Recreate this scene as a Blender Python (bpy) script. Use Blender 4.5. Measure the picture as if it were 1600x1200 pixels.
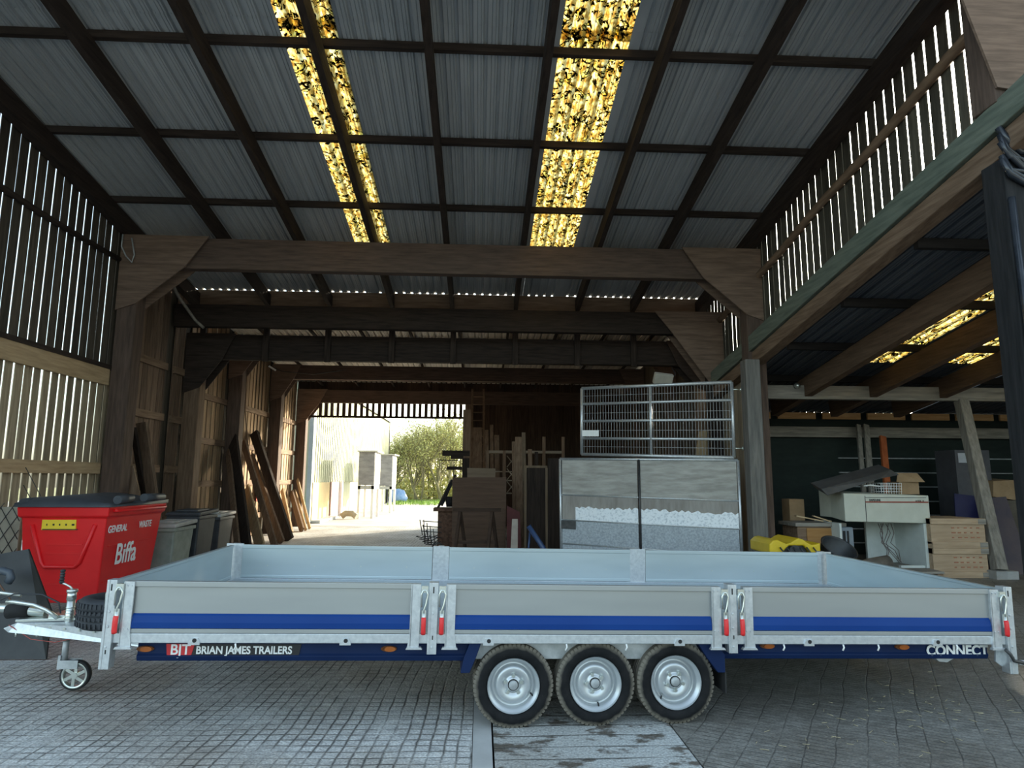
import bpy, bmesh, math, random
from mathutils import Vector, Matrix
random.seed(7)
SC = bpy.context.scene
C = SC.collection
for o in list(bpy.data.objects):
    bpy.data.objects.remove(o)
V = Vector
PI = math.pi
# ------------------------------------------------------------------ camera
F, PITCH, ROLL, YAW, EYE = 1010.0, .1454, .0058, .048, 1.6
cp, sp = math.cos(PITCH), math.sin(PITCH)
FWD = V((math.sin(YAW)*cp, math.cos(YAW)*cp, sp))
R0 = V((math.cos(YAW), -math.sin(YAW), 0)); U0 = R0.cross(FWD)
RGT = R0*math.cos(ROLL)+U0*math.sin(ROLL); UPV = -R0*math.sin(ROLL)+U0*math.cos(ROLL)
EYEP = V((0, 0, EYE))
cd = bpy.data.cameras.new('camera'); cam = bpy.data.objects.new('camera', cd); C.objects.link(cam)
cd.sensor_fit = 'HORIZONTAL'; cd.sensor_width = 36; cd.lens = 36*F/1600; cd.clip_start = .05; cd.clip_end = 500
cam.matrix_world = Matrix(((RGT.x, UPV.x, -FWD.x, 0), (RGT.y, UPV.y, -FWD.y, 0), (RGT.z, UPV.z, -FWD.z, EYE), (0, 0, 0, 1)))
SC.camera = cam
# ------------------------------------------------------------------ world, sun, exposure
SUN_EL, SUN_AZ = math.radians(15), math.radians(43)      # azimuth from +Y towards +X
wd = bpy.data.worlds.new('sky'); SC.world = wd; wd.use_nodes = True
nt = wd.node_tree; nt.nodes.clear()
wo = nt.nodes.new('ShaderNodeOutputWorld'); bg = nt.nodes.new('ShaderNodeBackground'); sk = nt.nodes.new('ShaderNodeTexSky')
sk.sky_type = 'NISHITA'; sk.sun_disc = False; sk.sun_elevation = SUN_EL; sk.sun_rotation = SUN_AZ
sk.air_density = 1.0; sk.dust_density = 2.5; sk.ozone_density = 1.0
bg.inputs[1].default_value = .40
hs = nt.nodes.new('ShaderNodeHueSaturation'); hs.inputs['Saturation'].default_value = .62
tn = nt.nodes.new('ShaderNodeMix'); tn.data_type = 'RGBA'; tn.blend_type = 'MULTIPLY'; tn.inputs[0].default_value = 1; tn.inputs[7].default_value = (.93, 1.02, 1.0, 1)
nt.links.new(sk.outputs[0], hs.inputs['Color']); nt.links.new(hs.outputs[0], tn.inputs[6]); nt.links.new(tn.outputs[2], bg.inputs[0]); nt.links.new(bg.outputs[0], wo.inputs[0])
sl = bpy.data.lights.new('sun', 'SUN'); sun = bpy.data.objects.new('sun', sl); C.objects.link(sun)
sl.energy = 8.5; sl.angle = math.radians(1.5); sl.color = (1, .88, .68)
sdir = V((math.sin(SUN_AZ)*math.cos(SUN_EL), math.cos(SUN_AZ)*math.cos(SUN_EL), math.sin(SUN_EL)))
sun.rotation_euler = sdir.to_track_quat('Z', 'Y').to_euler(); sun.location = (10, 10, 20)
vs = SC.view_settings
vs.view_transform = 'Standard'; vs.look = 'None'; vs.gamma = 1; vs.use_curve_mapping = False; vs.exposure = 0.65
SC.cycles.max_bounces = 8; SC.cycles.diffuse_bounces = 5; SC.cycles.transmission_bounces = 4
SC.cycles.sample_clamp_indirect = 6

# ------------------------------------------------------------------ points of the place seen at a pixel, at a known distance
def ray(px, py): return FWD+RGT*((px-800)/F)+UPV*((600-py)/F)
def at(px, py, Y=None, X=None, Z=None):
    d = ray(px, py)
    if Y is not None: return EYEP+d*(Y/d.y)
    if X is not None: return EYEP+d*(X/d.x)
    return EYEP+d*((Z-EYE)/d.z)

# ------------------------------------------------------------------ materials
MATS = {}
def mat(name, col, col2=None, rough=.7, metal=0, scale=(4, 4, 4), detail=6, fac=(.35, .65), bump=0, bscale=None, spec=.5, island=0, dist=.001, extra=None):
    if name in MATS: return MATS[name]
    m = bpy.data.materials.new(name); m.use_nodes = True; n = m.node_tree; L = n.links
    b = n.nodes['Principled BSDF']; b.inputs['Roughness'].default_value = rough; b.inputs['Metallic'].default_value = metal
    b.inputs['Specular IOR Level'].default_value = spec
    c4 = (*col, 1); out = None
    tc = n.nodes.new('ShaderNodeTexCoord'); mp = n.nodes.new('ShaderNodeMapping'); mp.inputs['Scale'].default_value = scale
    L.new(tc.outputs['Object'], mp.inputs[0])
    if island:
        geo = n.nodes.new('ShaderNodeNewGeometry'); ad = n.nodes.new('ShaderNodeVectorMath'); ad.operation = 'ADD'
        mu = n.nodes.new('ShaderNodeMath'); mu.operation = 'MULTIPLY'; mu.inputs[1].default_value = 37
        L.new(geo.outputs['Random Per Island'], mu.inputs[0]); L.new(mp.outputs[0], ad.inputs[0]); L.new(mu.outputs[0], ad.inputs[1]); vec = ad.outputs[0]
    else: vec = mp.outputs[0]
    no = n.nodes.new('ShaderNodeTexNoise'); no.inputs['Scale'].default_value = 1; no.inputs['Detail'].default_value = detail; no.inputs['Roughness'].default_value = .6
    L.new(vec, no.inputs['Vector'])
    if col2:
        r = n.nodes.new('ShaderNodeValToRGB'); r.color_ramp.elements[0].position = fac[0]; r.color_ramp.elements[1].position = fac[1]
        r.color_ramp.elements[0].color = c4; r.color_ramp.elements[1].color = (*col2, 1)
        L.new(no.outputs['Fac'], r.inputs[0]); out = r.outputs[0]
        if island:
            mr = n.nodes.new('ShaderNodeMapRange'); mr.inputs['To Min'].default_value = 1-island; mr.inputs['To Max'].default_value = 1+island*.6
            L.new(geo.outputs['Random Per Island'], mr.inputs[0])
            vm = n.nodes.new('ShaderNodeVectorMath'); vm.operation = 'SCALE'; L.new(out, vm.inputs[0]); L.new(mr.outputs[0], vm.inputs['Scale']); out = vm.outputs[0]
        L.new(out, b.inputs['Base Color'])
    else: b.inputs['Base Color'].default_value = c4
    if bump:
        bn = n.nodes.new('ShaderNodeBump'); bn.inputs['Strength'].default_value = bump; bn.inputs['Distance'].default_value = dist*10
        L.new(no.outputs['Fac'], bn.inputs['Height']); L.new(bn.outputs[0], b.inputs['Normal'])
    MATS[name] = m
    return m
def wood(name, c1, c2, axis='z', rough=.85, island=.35, bump=.4):
    g = {'x': (2, 22, 22), 'y': (22, 2, 22), 'z': (22, 22, 2)}[axis]
    return mat(name+'_'+axis, c1, c2, rough=rough, scale=g, detail=8, fac=(.3, .72), island=island, bump=bump, spec=.25)
def dark(ax): return wood('dark_timber', (.016, .011, .009), (.05, .035, .027), ax, island=.25)
def glulam(ax): return wood('glulam', (.065, .045, .035), (.145, .10, .078), ax, island=.15)
def brown(ax): return wood('brown_boards', (.13, .082, .052), (.27, .185, .125), ax, island=.4)
def pale(ax): return wood('new_timber', (.36, .25, .14), (.58, .43, .26), ax, island=.2)
def grey(ax): return wood('weathered_timber', (.16, .145, .125), (.34, .31, .265), ax, island=.25)
galv = mat('galvanised', (.50, .53, .56), (.66, .69, .71), rough=.40, metal=.7, scale=(30, 30, 30), detail=4, fac=(.3, .7), bump=.05)
galv_dull = mat('galvanised_dull', (.35, .37, .38), (.50, .52, .53), rough=.55, metal=.5, scale=(12, 12, 12), detail=5)
alu = mat('aluminium_panel', (.35, .365, .365), (.39, .405, .40), rough=.38, metal=.55, scale=(.8, .8, 6), detail=2)
alu_in = mat('aluminium_inner', (.52, .60, .63), (.58, .66, .69), rough=.33, metal=.7, scale=(1, 1, 5), detail=2)
zinc = mat('zinc_plated', (.62, .66, .62), (.72, .75, .70), rough=.28, metal=.9, scale=(8, 8, 8))
blue = mat('blue_paint', (.002, .036, .19), (.003, .042, .21), rough=.5, spec=.2, scale=(2, 2, 2), detail=2)
navy = mat('navy_paint', (.003, .014, .06), (.005, .019, .075), rough=.5, spec=.2, scale=(2, 2, 2), detail=2)
redgrip = mat('red_grip', (.72, .02, .025), (.8, .035, .035), rough=.4)
white = mat('white_paint', (.80, .81, .80), (.85, .86, .85), rough=.5)
black = mat('black_rubber', (.012, .012, .013), (.022, .021, .021), rough=.8)
blackp = mat('black_plastic', (.018, .020, .023), (.032, .035, .040), rough=.5, scale=(7, 7, 7))
amber = mat('amber_lens', (.38, .09, .01), (.45, .13, .02), rough=.25)
redlens = mat('red_lens', (.6, .02, .01), (.7, .03, .02), rough=.25)
steel = mat('dark_steel', (.035, .037, .040), (.075, .075, .075), rough=.5, metal=.5, scale=(9, 9, 9))
rust = mat('rusty_steel', (.09, .045, .028), (.20, .11, .07), rough=.85, scale=(14, 14, 14))

def tyre_mat():
    m = mat('tyre', (.004, .005, .006), (.012, .012, .013), rough=.75, spec=.25, scale=(10, 10, 10))
    n = m.node_tree; L = n.links; b = n.nodes['Principled BSDF']; old = b.inputs['Base Color'].links[0].from_socket
    tc = n.nodes.new('ShaderNodeTexCoord'); sx = n.nodes.new('ShaderNodeSeparateXYZ'); L.new(tc.outputs['Object'], sx.inputs[0])
    a = n.nodes.new('ShaderNodeMath'); a.operation = 'MULTIPLY'; L.new(sx.outputs['X'], a.inputs[0]); L.new(sx.outputs['X'], a.inputs[1])
    c = n.nodes.new('ShaderNodeMath'); c.operation = 'MULTIPLY'; L.new(sx.outputs['Z'], c.inputs[0]); L.new(sx.outputs['Z'], c.inputs[1])
    s = n.nodes.new('ShaderNodeMath'); s.operation = 'ADD'; L.new(a.outputs[0], s.inputs[0]); L.new(c.outputs[0], s.inputs[1])
    q = n.nodes.new('ShaderNodeMath'); q.operation = 'SQRT'; L.new(s.outputs[0], q.inputs[0])
    no = n.nodes.new('ShaderNodeTexNoise'); no.inputs['Scale'].default_value = 22; no.inputs['Detail'].default_value = 5; L.new(tc.outputs['Object'], no.inputs[0])
    mr = n.nodes.new('ShaderNodeMapRange'); mr.inputs['From Min'].default_value = .225; mr.inputs['From Max'].default_value = .25; L.new(q.outputs[0], mr.inputs[0])
    ad = n.nodes.new('ShaderNodeMath'); ad.operation = 'ADD'; L.new(mr.outputs[0], ad.inputs[0]); L.new(no.outputs['Fac'], ad.inputs[1])
    rp = n.nodes.new('ShaderNodeMapRange'); rp.inputs['From Min'].default_value = .66; rp.inputs['From Max'].default_value = 1.5; rp.inputs['To Max'].default_value = .75; L.new(ad.outputs[0], rp.inputs[0])
    mx = n.nodes.new('ShaderNodeMix'); mx.data_type = 'RGBA'; L.new(rp.outputs[0], mx.inputs[0]); L.new(old, mx.inputs[6]); mx.inputs[7].default_value = (.24, .215, .175, 1)
    L.new(mx.outputs[2], b.inputs['Base Color'])
    return m
tyre_m = tyre_mat()

def groove_mat(name, c1, c2, cg, rot, px_, py_, w=.008, depth=.012, scale=9, fac=(.3, .7)):
    """Scored concrete: two sets of grooves holding dirt."""
    m = mat(name, c1, c2, rough=.62, scale=(scale, scale*1.6, scale), detail=9, fac=fac)
    n = m.node_tree; L = n.links; b = n.nodes['Principled BSDF']; old = b.inputs['Base Color'].links[0].from_socket
    tc = n.nodes.new('ShaderNodeTexCoord'); mp = n.nodes.new('ShaderNodeMapping'); mp.inputs['Rotation'].default_value = (0, 0, rot); L.new(tc.outputs['Object'], mp.inputs[0])
    nz = n.nodes.new('ShaderNodeTexNoise'); nz.inputs['Scale'].default_value = 1.7; nz.inputs['Detail'].default_value = 5; L.new(tc.outputs['Object'], nz.inputs[0])
    sx = n.nodes.new('ShaderNodeSeparateXYZ'); L.new(mp.outputs[0], sx.inputs[0])
    def M(op, x, y=None, clamp=False):
        k = n.nodes.new('ShaderNodeMath'); k.operation = op; k.use_clamp = clamp
        for i, s in enumerate((x, y)):
            if s is None: continue
            if isinstance(s, (int, float)): k.inputs[i].default_value = s
            else: L.new(s, k.inputs[i])
        return k.outputs[0]
    wob = M('MULTIPLY', M('SUBTRACT', nz.outputs['Fac'], .5), .07)
    outs = []
    for sock, p in ((sx.outputs['X'], px_), (sx.outputs['Y'], py_)):
        if not p: continue
        t = M('ABSOLUTE', M('SUBTRACT', M('FRACT', M('DIVIDE', M('ADD', sock, wob), p)), .5))     # 0 at the groove
        g = M('SUBTRACT', 1.0, M('DIVIDE', M('MULTIPLY', t, p), w), True)
        outs.append(g)
    g = outs[0] if len(outs) == 1 else M('MAXIMUM', outs[0], outs[1])
    n2 = n.nodes.new('ShaderNodeTexNoise'); n2.inputs['Scale'].default_value = 3.1; n2.inputs['Detail'].default_value = 4; L.new(tc.outputs['Object'], n2.inputs[0])
    wear = M('MULTIPLY', M('SUBTRACT', n2.outputs['Fac'], .28), 3.2, True)
    gm = M('MULTIPLY', g, wear, True)
    # broad dirty patches
    n3 = n.nodes.new('ShaderNodeTexNoise'); n3.inputs['Scale'].default_value = .8; n3.inputs['Detail'].default_value = 7; L.new(tc.outputs['Object'], n3.inputs[0])
    r3 = n.nodes.new('ShaderNodeValToRGB'); r3.color_ramp.elements[0].position = .42; r3.color_ramp.elements[1].position = .62
    r3.color_ramp.elements[0].color = (1, 1, 1, 1); r3.color_ramp.elements[1].color = (.62, .56, .50, 1); L.new(n3.outputs['Fac'], r3.inputs[0])
    mu = n.nodes.new('ShaderNodeMix'); mu.data_type = 'RGBA'; mu.blend_type = 'MULTIPLY'; mu.inputs[0].default_value = .8; L.new(old, mu.inputs[6]); L.new(r3.outputs[0], mu.inputs[7])
    mx = n.nodes.new('ShaderNodeMix'); mx.data_type = 'RGBA'; L.new(M('MULTIPLY', gm, .9), mx.inputs[0]); L.new(mu.outputs[2], mx.inputs[6]); mx.inputs[7].default_value = (*cg, 1)
    L.new(mx.outputs[2], b.inputs['Base Color'])
    n4 = n.nodes.new('ShaderNodeTexNoise'); n4.inputs['Scale'].default_value = 45; n4.inputs['Detail'].default_value = 3; L.new(tc.outputs['Object'], n4.inputs[0])
    h = M('SUBTRACT', M('MULTIPLY', n4.outputs['Fac'], .9), gm)
    n5 = n.nodes.new('ShaderNodeTexNoise'); n5.inputs['Scale'].default_value = 70; n5.inputs['Detail'].default_value = 2; L.new(tc.outputs['Object'], n5.inputs[0])
    sp_ = n.nodes.new('ShaderNodeMapRange'); sp_.inputs['From Min'].default_value = .3; sp_.inputs['From Max'].default_value = .7; sp_.inputs['To Min'].default_value = .6; sp_.inputs['To Max'].default_value = 1.25; L.new(n5.outputs['Fac'], sp_.inputs[0])
    vm_ = n.nodes.new('ShaderNodeVectorMath'); vm_.operation = 'SCALE'; L.new(mx.outputs[2], vm_.inputs[0]); L.new(sp_.outputs[0], vm_.inputs['Scale']); L.new(vm_.outputs[0], b.inputs['Base Color'])
    bn = n.nodes.new('ShaderNodeBump'); bn.inputs['Strength'].default_value = .8; bn.inputs['Distance'].default_value = depth; L.new(h, bn.inputs['Height']); L.new(bn.outputs[0], b.inputs['Normal'])
    return m

def skylight_mat():
    m = bpy.data.materials.new('old_rooflight'); m.use_nodes = True; n = m.node_tree; L = n.links; n.nodes.clear()
    o = n.nodes.new('ShaderNodeOutputMaterial'); tr = n.nodes.new('ShaderNodeBsdfTranslucent'); df = n.nodes.new('ShaderNodeBsdfDiffuse'); mxs = n.nodes.new('ShaderNodeMixShader')
    tc = n.nodes.new('ShaderNodeTexCoord')
    st = n.nodes.new('ShaderNodeMapping'); st.inputs['Scale'].default_value = (20, 9, 9); L.new(tc.outputs['Object'], st.inputs[0])
    a = n.nodes.new('ShaderNodeTexNoise'); a.inputs['Scale'].default_value = 1; a.inputs['Detail'].default_value = 8; a.inputs['Roughness'].default_value = .7; L.new(st.outputs[0], a.inputs[0])
    r = n.nodes.new('ShaderNodeValToRGB'); e = r.color_ramp.elements
    e[0].position = .30; e[0].color = (.34, .21, .06, 1); e[1].position = .66; e[1].color = (1, 1, .84, 1)
    k = r.color_ramp.elements.new(.44); k.color = (.62, .46, .18, 1); k = r.color_ramp.elements.new(.54); k.color = (.92, .80, .46, 1)
    L.new(a.outputs['Fac'], r.inputs[0])
    b = n.nodes.new('ShaderNodeTexNoise'); b.inputs['Scale'].default_value = 6.5; b.inputs['Detail'].default_value = 2.5; b.inputs['Distortion'].default_value = 1.6; L.new(tc.outputs['Object'], b.inputs[0])
    rb = n.nodes.new('ShaderNodeValToRGB'); q = rb.color_ramp.elements
    q[0].position = .525; q[0].color = (1, 1, 1, 1); q[1].position = .54; q[1].color = (.012, .012, .008, 1)
    k = rb.color_ramp.elements.new(.605); k.color = (.012, .012, .008, 1); k = rb.color_ramp.elements.new(.62); k.color = (.95, .97, .75, 1)
    L.new(b.outputs['Fac'], rb.inputs[0])
    mu = n.nodes.new('ShaderNodeMix'); mu.data_type = 'RGBA'; mu.blend_type = 'MULTIPLY'; mu.inputs[0].default_value = 1; L.new(r.outputs[0], mu.inputs[6]); L.new(rb.outputs[0], mu.inputs[7])
    L.new(mu.outputs[2], tr.inputs[0]); L.new(mu.outputs[2], df.inputs[0]); mxs.inputs[0].default_value = .12
    L.new(tr.outputs[0], mxs.inputs[1]); L.new(df.outputs[0], mxs.inputs[2]); L.new(mxs.outputs[0], o.inputs[0])
    return m
skylight_m = skylight_mat()

# ------------------------------------------------------------------ mesh helpers
class MB:
    def __init__(s): s.v = []; s.f = []; s.sm = []
    def add(s, vs_, fs, smooth=False):
        b = len(s.v); s.v += [tuple(p) for p in vs_]; s.f += [tuple(i+b for i in f) for f in fs]; s.sm += [smooth]*len(fs); return s
    def box(s, lo, hi, M=None):
        (a, b, c), (d, e, f) = lo, hi
        p = [V(q) for q in ((a, b, c), (d, b, c), (d, e, c), (a, e, c), (a, b, f), (d, b, f), (d, e, f), (a, e, f))]
        if M: p = [M @ q for q in p]
        return s.add(p, [(0, 3, 2, 1), (4, 5, 6, 7), (0, 1, 5, 4), (1, 2, 6, 5), (2, 3, 7, 6), (3, 0, 4, 7)])
    def beam(s, p, q, w, h, up=(0, 0, 1)):
        p, q = V(p), V(q); d = (q-p).normalized(); side = d.cross(V(up))
        if side.length < 1e-4: side = d.cross(V((0, 1, 0)))
        side.normalize(); u = side.cross(d)
        c = [p+side*a*w/2+u*b*h/2 for a, b in ((-1, -1), (1, -1), (1, 1), (-1, 1))]+[q+side*a*w/2+u*b*h/2 for a, b in ((-1, -1), (1, -1), (1, 1), (-1, 1))]
        return s.add(c, [(0, 1, 2, 3), (7, 6, 5, 4), (0, 4, 5, 1), (1, 5, 6, 2), (2, 6, 7, 3), (3, 7, 4, 0)])
    def prism(s, poly, vec):
        poly = [V(p) for p in poly]; vec = V(vec); n = len(poly)
        return s.add(poly+[p+vec for p in poly], [tuple(range(n))[::-1], tuple(range(n, 2*n))]+[(i, (i+1) % n, n+(i+1) % n, n+i) for i in range(n)])
    def tube(s, pts, r, n=8, r2=None, caps=True):
        pts = [V(p) for p in pts]; m = len(pts); vs_ = []; ref = None
        for i, p in enumerate(pts):
            d = (pts[min(i+1, m-1)]-pts[max(i-1, 0)]).normalized()
            if ref is None: ref = d.cross(V((0, 0, 1)) if abs(d.z) < .9 else V((1, 0, 0))).normalized()
            ref = (ref-d*ref.dot(d)).normalized(); u = d.cross(ref)
            rr = r if r2 is None else r+(r2-r)*i/(m-1)
            vs_ += [p+(ref*math.cos(2*PI*k/n)+u*math.sin(2*PI*k/n))*rr for k in range(n)]
        fs = [(i*n+k, i*n+(k+1) % n, (i+1)*n+(k+1) % n, (i+1)*n+k) for i in range(m-1) for k in range(n)]
        s.add(vs_, fs, True)
        if caps:
            b = len(s.v)-len(vs_); s.f += [tuple(b+k for k in range(n))[::-1], tuple(b+(m-1)*n+k for k in range(n))]; s.sm += [False, False]
        return s
    def cyl(s, p, q, r, n=24, r2=None): return s.tube([p, q], r, n, r2)
    def lathe(s, prof, o, axis, n=40, closed=False):
        """prof: (radius, height along axis)"""
        o = V(o); a = V(axis).normalized(); x = a.cross(V((0, 0, 1)) if abs(a.z) < .9 else V((1, 0, 0))).normalized(); y = a.cross(x)
        m = len(prof); vs_ = [o+a*h+(x*math.cos(2*PI*k/n)+y*math.sin(2*PI*k/n))*r for r, h in prof for k in range(n)]
        e = m if closed else m-1
        return s.add(vs_, [(i*n+k, i*n+(k+1) % n, ((i+1) % m)*n+(k+1) % n, ((i+1) % m)*n+k) for i in range(e) for k in range(n)], True)
    def build(s, name, m, parent=None, bevel=0, label=None, recenter=None):
        me = bpy.data.meshes.new(name); me.from_pydata(s.v, [], s.f); me.validate(); me.update()
        bm = bmesh.new(); bm.from_mesh(me); bmesh.ops.recalc_face_normals(bm, faces=bm.faces); bm.to_mesh(me); bm.free()
        if len(me.polygons) == len(s.sm): me.polygons.foreach_set('use_smooth', s.sm)
        o = bpy.data.objects.new(name, me); C.objects.link(o); me.materials.append(m)
        if bevel:
            b = o.modifiers.new('edge', 'BEVEL'); b.width = bevel; b.segments = 2; b.limit_method = 'ANGLE'; b.angle_limit = math.radians(50)
        if parent: o.parent = parent
        elif recenter is not False: recentre(o)
        if label: o['label'] = label
        return o
def family(o):
    r = [o]
    for ch in o.children: r += family(ch)
    return r
def recentre(root):
    fam = [f for f in family(root) if f.type == 'MESH']
    if not fam: return root
    pts = [v.co for f in fam for v in f.data.vertices]
    lo = [min(p[i] for p in pts) for i in range(3)]; hi = [max(p[i] for p in pts) for i in range(3)]
    b = V(((lo[0]+hi[0])/2, (lo[1]+hi[1])/2, lo[2]))
    for f in fam: f.data.transform(Matrix.Translation(-b))
    root.location = b
    return root
def tag(o, label, cat, group=None, kind=None):
    if kind: o['kind'] = kind
    if label: o['label'] = label
    if cat: o['category'] = cat
    if group: o['group'] = group
    return o
def struct(o): o['kind'] = 'structure'; return o
def thing(name, label, cat, group=None, loc=None, rz=0):
    o = bpy.data.objects.new(name, None); C.objects.link(o); o.empty_display_size = .1
    if loc is not None: o.location = loc; o.rotation_euler = (0, 0, rz)
    return tag(o, label, cat, group)
def copy_tree(o, parent=None):
    c = o.copy(); C.objects.link(c)
    if parent: c.parent = parent
    for ch in list(o.children): copy_tree(ch, c)
    return c
def dup(o, loc, rz=None, label=None):
    c = copy_tree(o); c.location = loc
    if rz is not None: c.rotation_euler = (0, 0, rz)
    if label: c['label'] = label
    return c
def text(s, size, m, o, xd, yd, name, parent, bold=0, ext=.0015, sx=1.0, shear=0, space=1.0):
    cu = bpy.data.curves.new('t', 'FONT'); cu.body = s; cu.size = size; cu.extrude = ext; cu.offset = bold; cu.shear = shear; cu.space_character = space
    t = bpy.data.objects.new('t', cu); C.objects.link(t)
    me = bpy.data.meshes.new_from_object(t.evaluated_get(bpy.context.evaluated_depsgraph_get()))
    bpy.data.objects.remove(t)
    xd, yd = V(xd).normalized(), V(yd).normalized(); z = xd.cross(yd); o = V(o)
    me.transform(Matrix(((xd.x*sx, yd.x, z.x, o.x), (xd.y*sx, yd.y, z.y, o.y), (xd.z*sx, yd.z, z.z, o.z), (0, 0, 0, 1))))
    me.materials.clear(); me.materials.append(m)
    ob = bpy.data.objects.new(name, me); C.objects.link(ob); ob.parent = parent
    return ob

# ------------------------------------------------------------------ frame of the barn
FY = {'a': 11.15, 'b': 13.1, 'c': 13.85, 'd': 16.2, 'e': 19.4, 'f': 22.2}
XL = at(194, 600, Y=FY['a']).x; XR = at(1180, 600, Y=FY['a']).x
SL = .17
BT = at(700, 379, Y=11.0).z; BB = at(700, 426, Y=11.0).z           # first cross beam
ROOF0 = BT+.36+SL*11.15
def zr(y): return ROOF0-SL*y
def onroof(px, py, off=0):
    d = ray(px, py); t = (ROOF0-off-EYE)/(d.z+SL*d.y); return EYEP+d*t
def onslope(px, py, z0):
    d = ray(px, py); t = (z0-EYE)/(d.z+SL*d.y); return EYEP+d*t
WL = XL-.24; WR = XR+.14
EAVE_Y = onroof(700, 462, .05).y
FRONT_Y = 5.1

# ------------------------------------------------------------------ ground and floor
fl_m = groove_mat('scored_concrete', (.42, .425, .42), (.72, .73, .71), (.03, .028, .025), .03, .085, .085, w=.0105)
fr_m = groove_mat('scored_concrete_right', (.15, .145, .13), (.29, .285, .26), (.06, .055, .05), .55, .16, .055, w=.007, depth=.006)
slab_m = groove_mat('worn_slab', (.13, .115, .095), (.50, .52, .51), (.07, .065, .055), 0, 0, .17, w=.014, depth=.014, scale=4.5, fac=(.40, .47))
kerb_m = mat('smooth_concrete', (.38, .39, .385), (.50, .51, .50), rough=.5, scale=(3, 3, 3), detail=8)
out_m = mat('yard_concrete', (.36, .34, .30), (.52, .50, .46), rough=.8, scale=(.7, .7, .7), detail=10, bump=.3)
dirt_m = mat('outer_ground', (.16, .17, .07), (.30, .30, .15), rough=.95, scale=(.5, .5, .5), detail=10)
kx0, kx1 = at(738, 1150, Z=0).x, at(768, 1150, Z=0).x
sx1 = at(1075, 1170, Z=0).x
def slab(name, x0, x1, y0, y1, m, z=0.0):
    return struct(MB().box((x0, y0, z-.2), (x1, y1, z)).build(name, m))
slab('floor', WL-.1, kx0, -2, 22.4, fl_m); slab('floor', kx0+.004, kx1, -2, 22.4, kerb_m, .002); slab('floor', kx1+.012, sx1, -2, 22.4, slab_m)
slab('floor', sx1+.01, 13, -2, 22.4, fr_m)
slab('yard_ground', -30, 40, 22.4, 48, out_m, -.01)
for nm, a, b, c, d in (('outer_ground', -60, -6.6, -30, 22.4), ('outer_ground', 13, 60, -30, 22.4), ('outer_ground', -6.6, 13, -30, -2), ('outer_ground', -60, 60, 48, 120), ('outer_ground', -60, -30, 22.4, 48), ('outer_ground', 40, 60, 22.4, 48)):
    slab(nm, a, b, c, d, dirt_m if c != -30 else out_m, -.02)

# ------------------------------------------------------------------ roofs
sheet_m = mat('roof_sheet', (.36, .375, .385), (.42, .44, .45), rough=.6, metal=0, scale=(5, .5, 5), detail=5)
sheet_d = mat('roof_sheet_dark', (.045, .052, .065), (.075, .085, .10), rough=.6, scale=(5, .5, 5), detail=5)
def profile(x0, x1, pitch=.172, rib=.036):
    """Box profile: flat pan, narrow rib standing up, two small stiffeners."""
    pts = [(x0, 0)]; x = math.ceil((x0+.02)/pitch)*pitch
    while x < x1-.04:
        pts += [(x-.028, 0), (x-.014, rib), (x+.014, rib), (x+.028, 0), (x+.07, 0), (x+.076, .011), (x+.082, 0), (x+.112, 0), (x+.118, .011), (x+.128, 0)]
        x += pitch
    pts = [p for p in pts if p[0] <= x1]; pts.append((x1, 0))
    return pts
def sheets(name, x0, x1, y0, y1, z0, sl, m, off=0, rib=.036, pitch=.172):
    mb = MB(); pr = profile(x0, x1, pitch, rib); vs_ = []
    for y in (y0, y1):
        vs_ += [(x, y, z0-sl*y+off+h) for x, h in pr]
    n = len(pr)
    mb.add(vs_, [(i, i+1, n+i+1, n+i) for i in range(n-1)])
    mb.add([(x, y, z+.004) for x, y, z in vs_], [(i, n+i, n+i+1, i+1) for i in range(n-1)])
    return mb.build(name, m)
s1a, s1b = at(540, 380, Y=11).x, at(600, 380, Y=11).x
s2a, s2b = at(833, 385, Y=11).x, at(906, 385, Y=11).x
LAP = onroof(700, 50).y
for x0, x1, m, nm in ((WL-.1, s1a, sheet_m, 'ceiling'), (s1a, s1b, skylight_m, 'window_1'), (s1b, s2a, sheet_m, 'ceiling'), (s2a, s2b, skylight_m, 'window_2'), (s2b, WR+.1, sheet_m, 'ceiling')):
    ye = 12.9 if m is skylight_m else EAVE_Y+.06
    struct(sheets(nm, x0, x1, LAP-.1, ye, ROOF0, SL, m))
    if m is skylight_m: struct(sheets('ceiling', x0, x1, 12.85, EAVE_Y+.06, ROOF0, SL, sheet_m, off=-.006))
    struct(sheets(nm, x0, x1, FRONT_Y, LAP+.06, ROOF0, SL, m, off=.012))
PUR = [onroof(751, y, .05).y for y in (77, 223, 326)]
dP = (PUR[2]-PUR[0])/2
PUR = [PUR[0]-dP*k for k in (4, 3, 2, 1)]+PUR+[PUR[2]+dP]
# purlins
pn = ['nearest the open front', 'second from the open front', 'third from the open front', 'nearest above the camera in view', 'crossing the top of the picture', 'halfway up the roof', 'just in front of the first cross beam', 'behind the first cross beam']
for y, w in zip(PUR, pn):
    if y < FRONT_Y: continue
    o = MB().box((WL, y-.035, zr(y)-.10), (WR, y+.035, zr(y)-.004)).build('purlin', dark('x'))
    tag(o, 'dark roof purlin under the grey sheets, '+w, 'purlin', 'purlins of the main roof')
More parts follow.
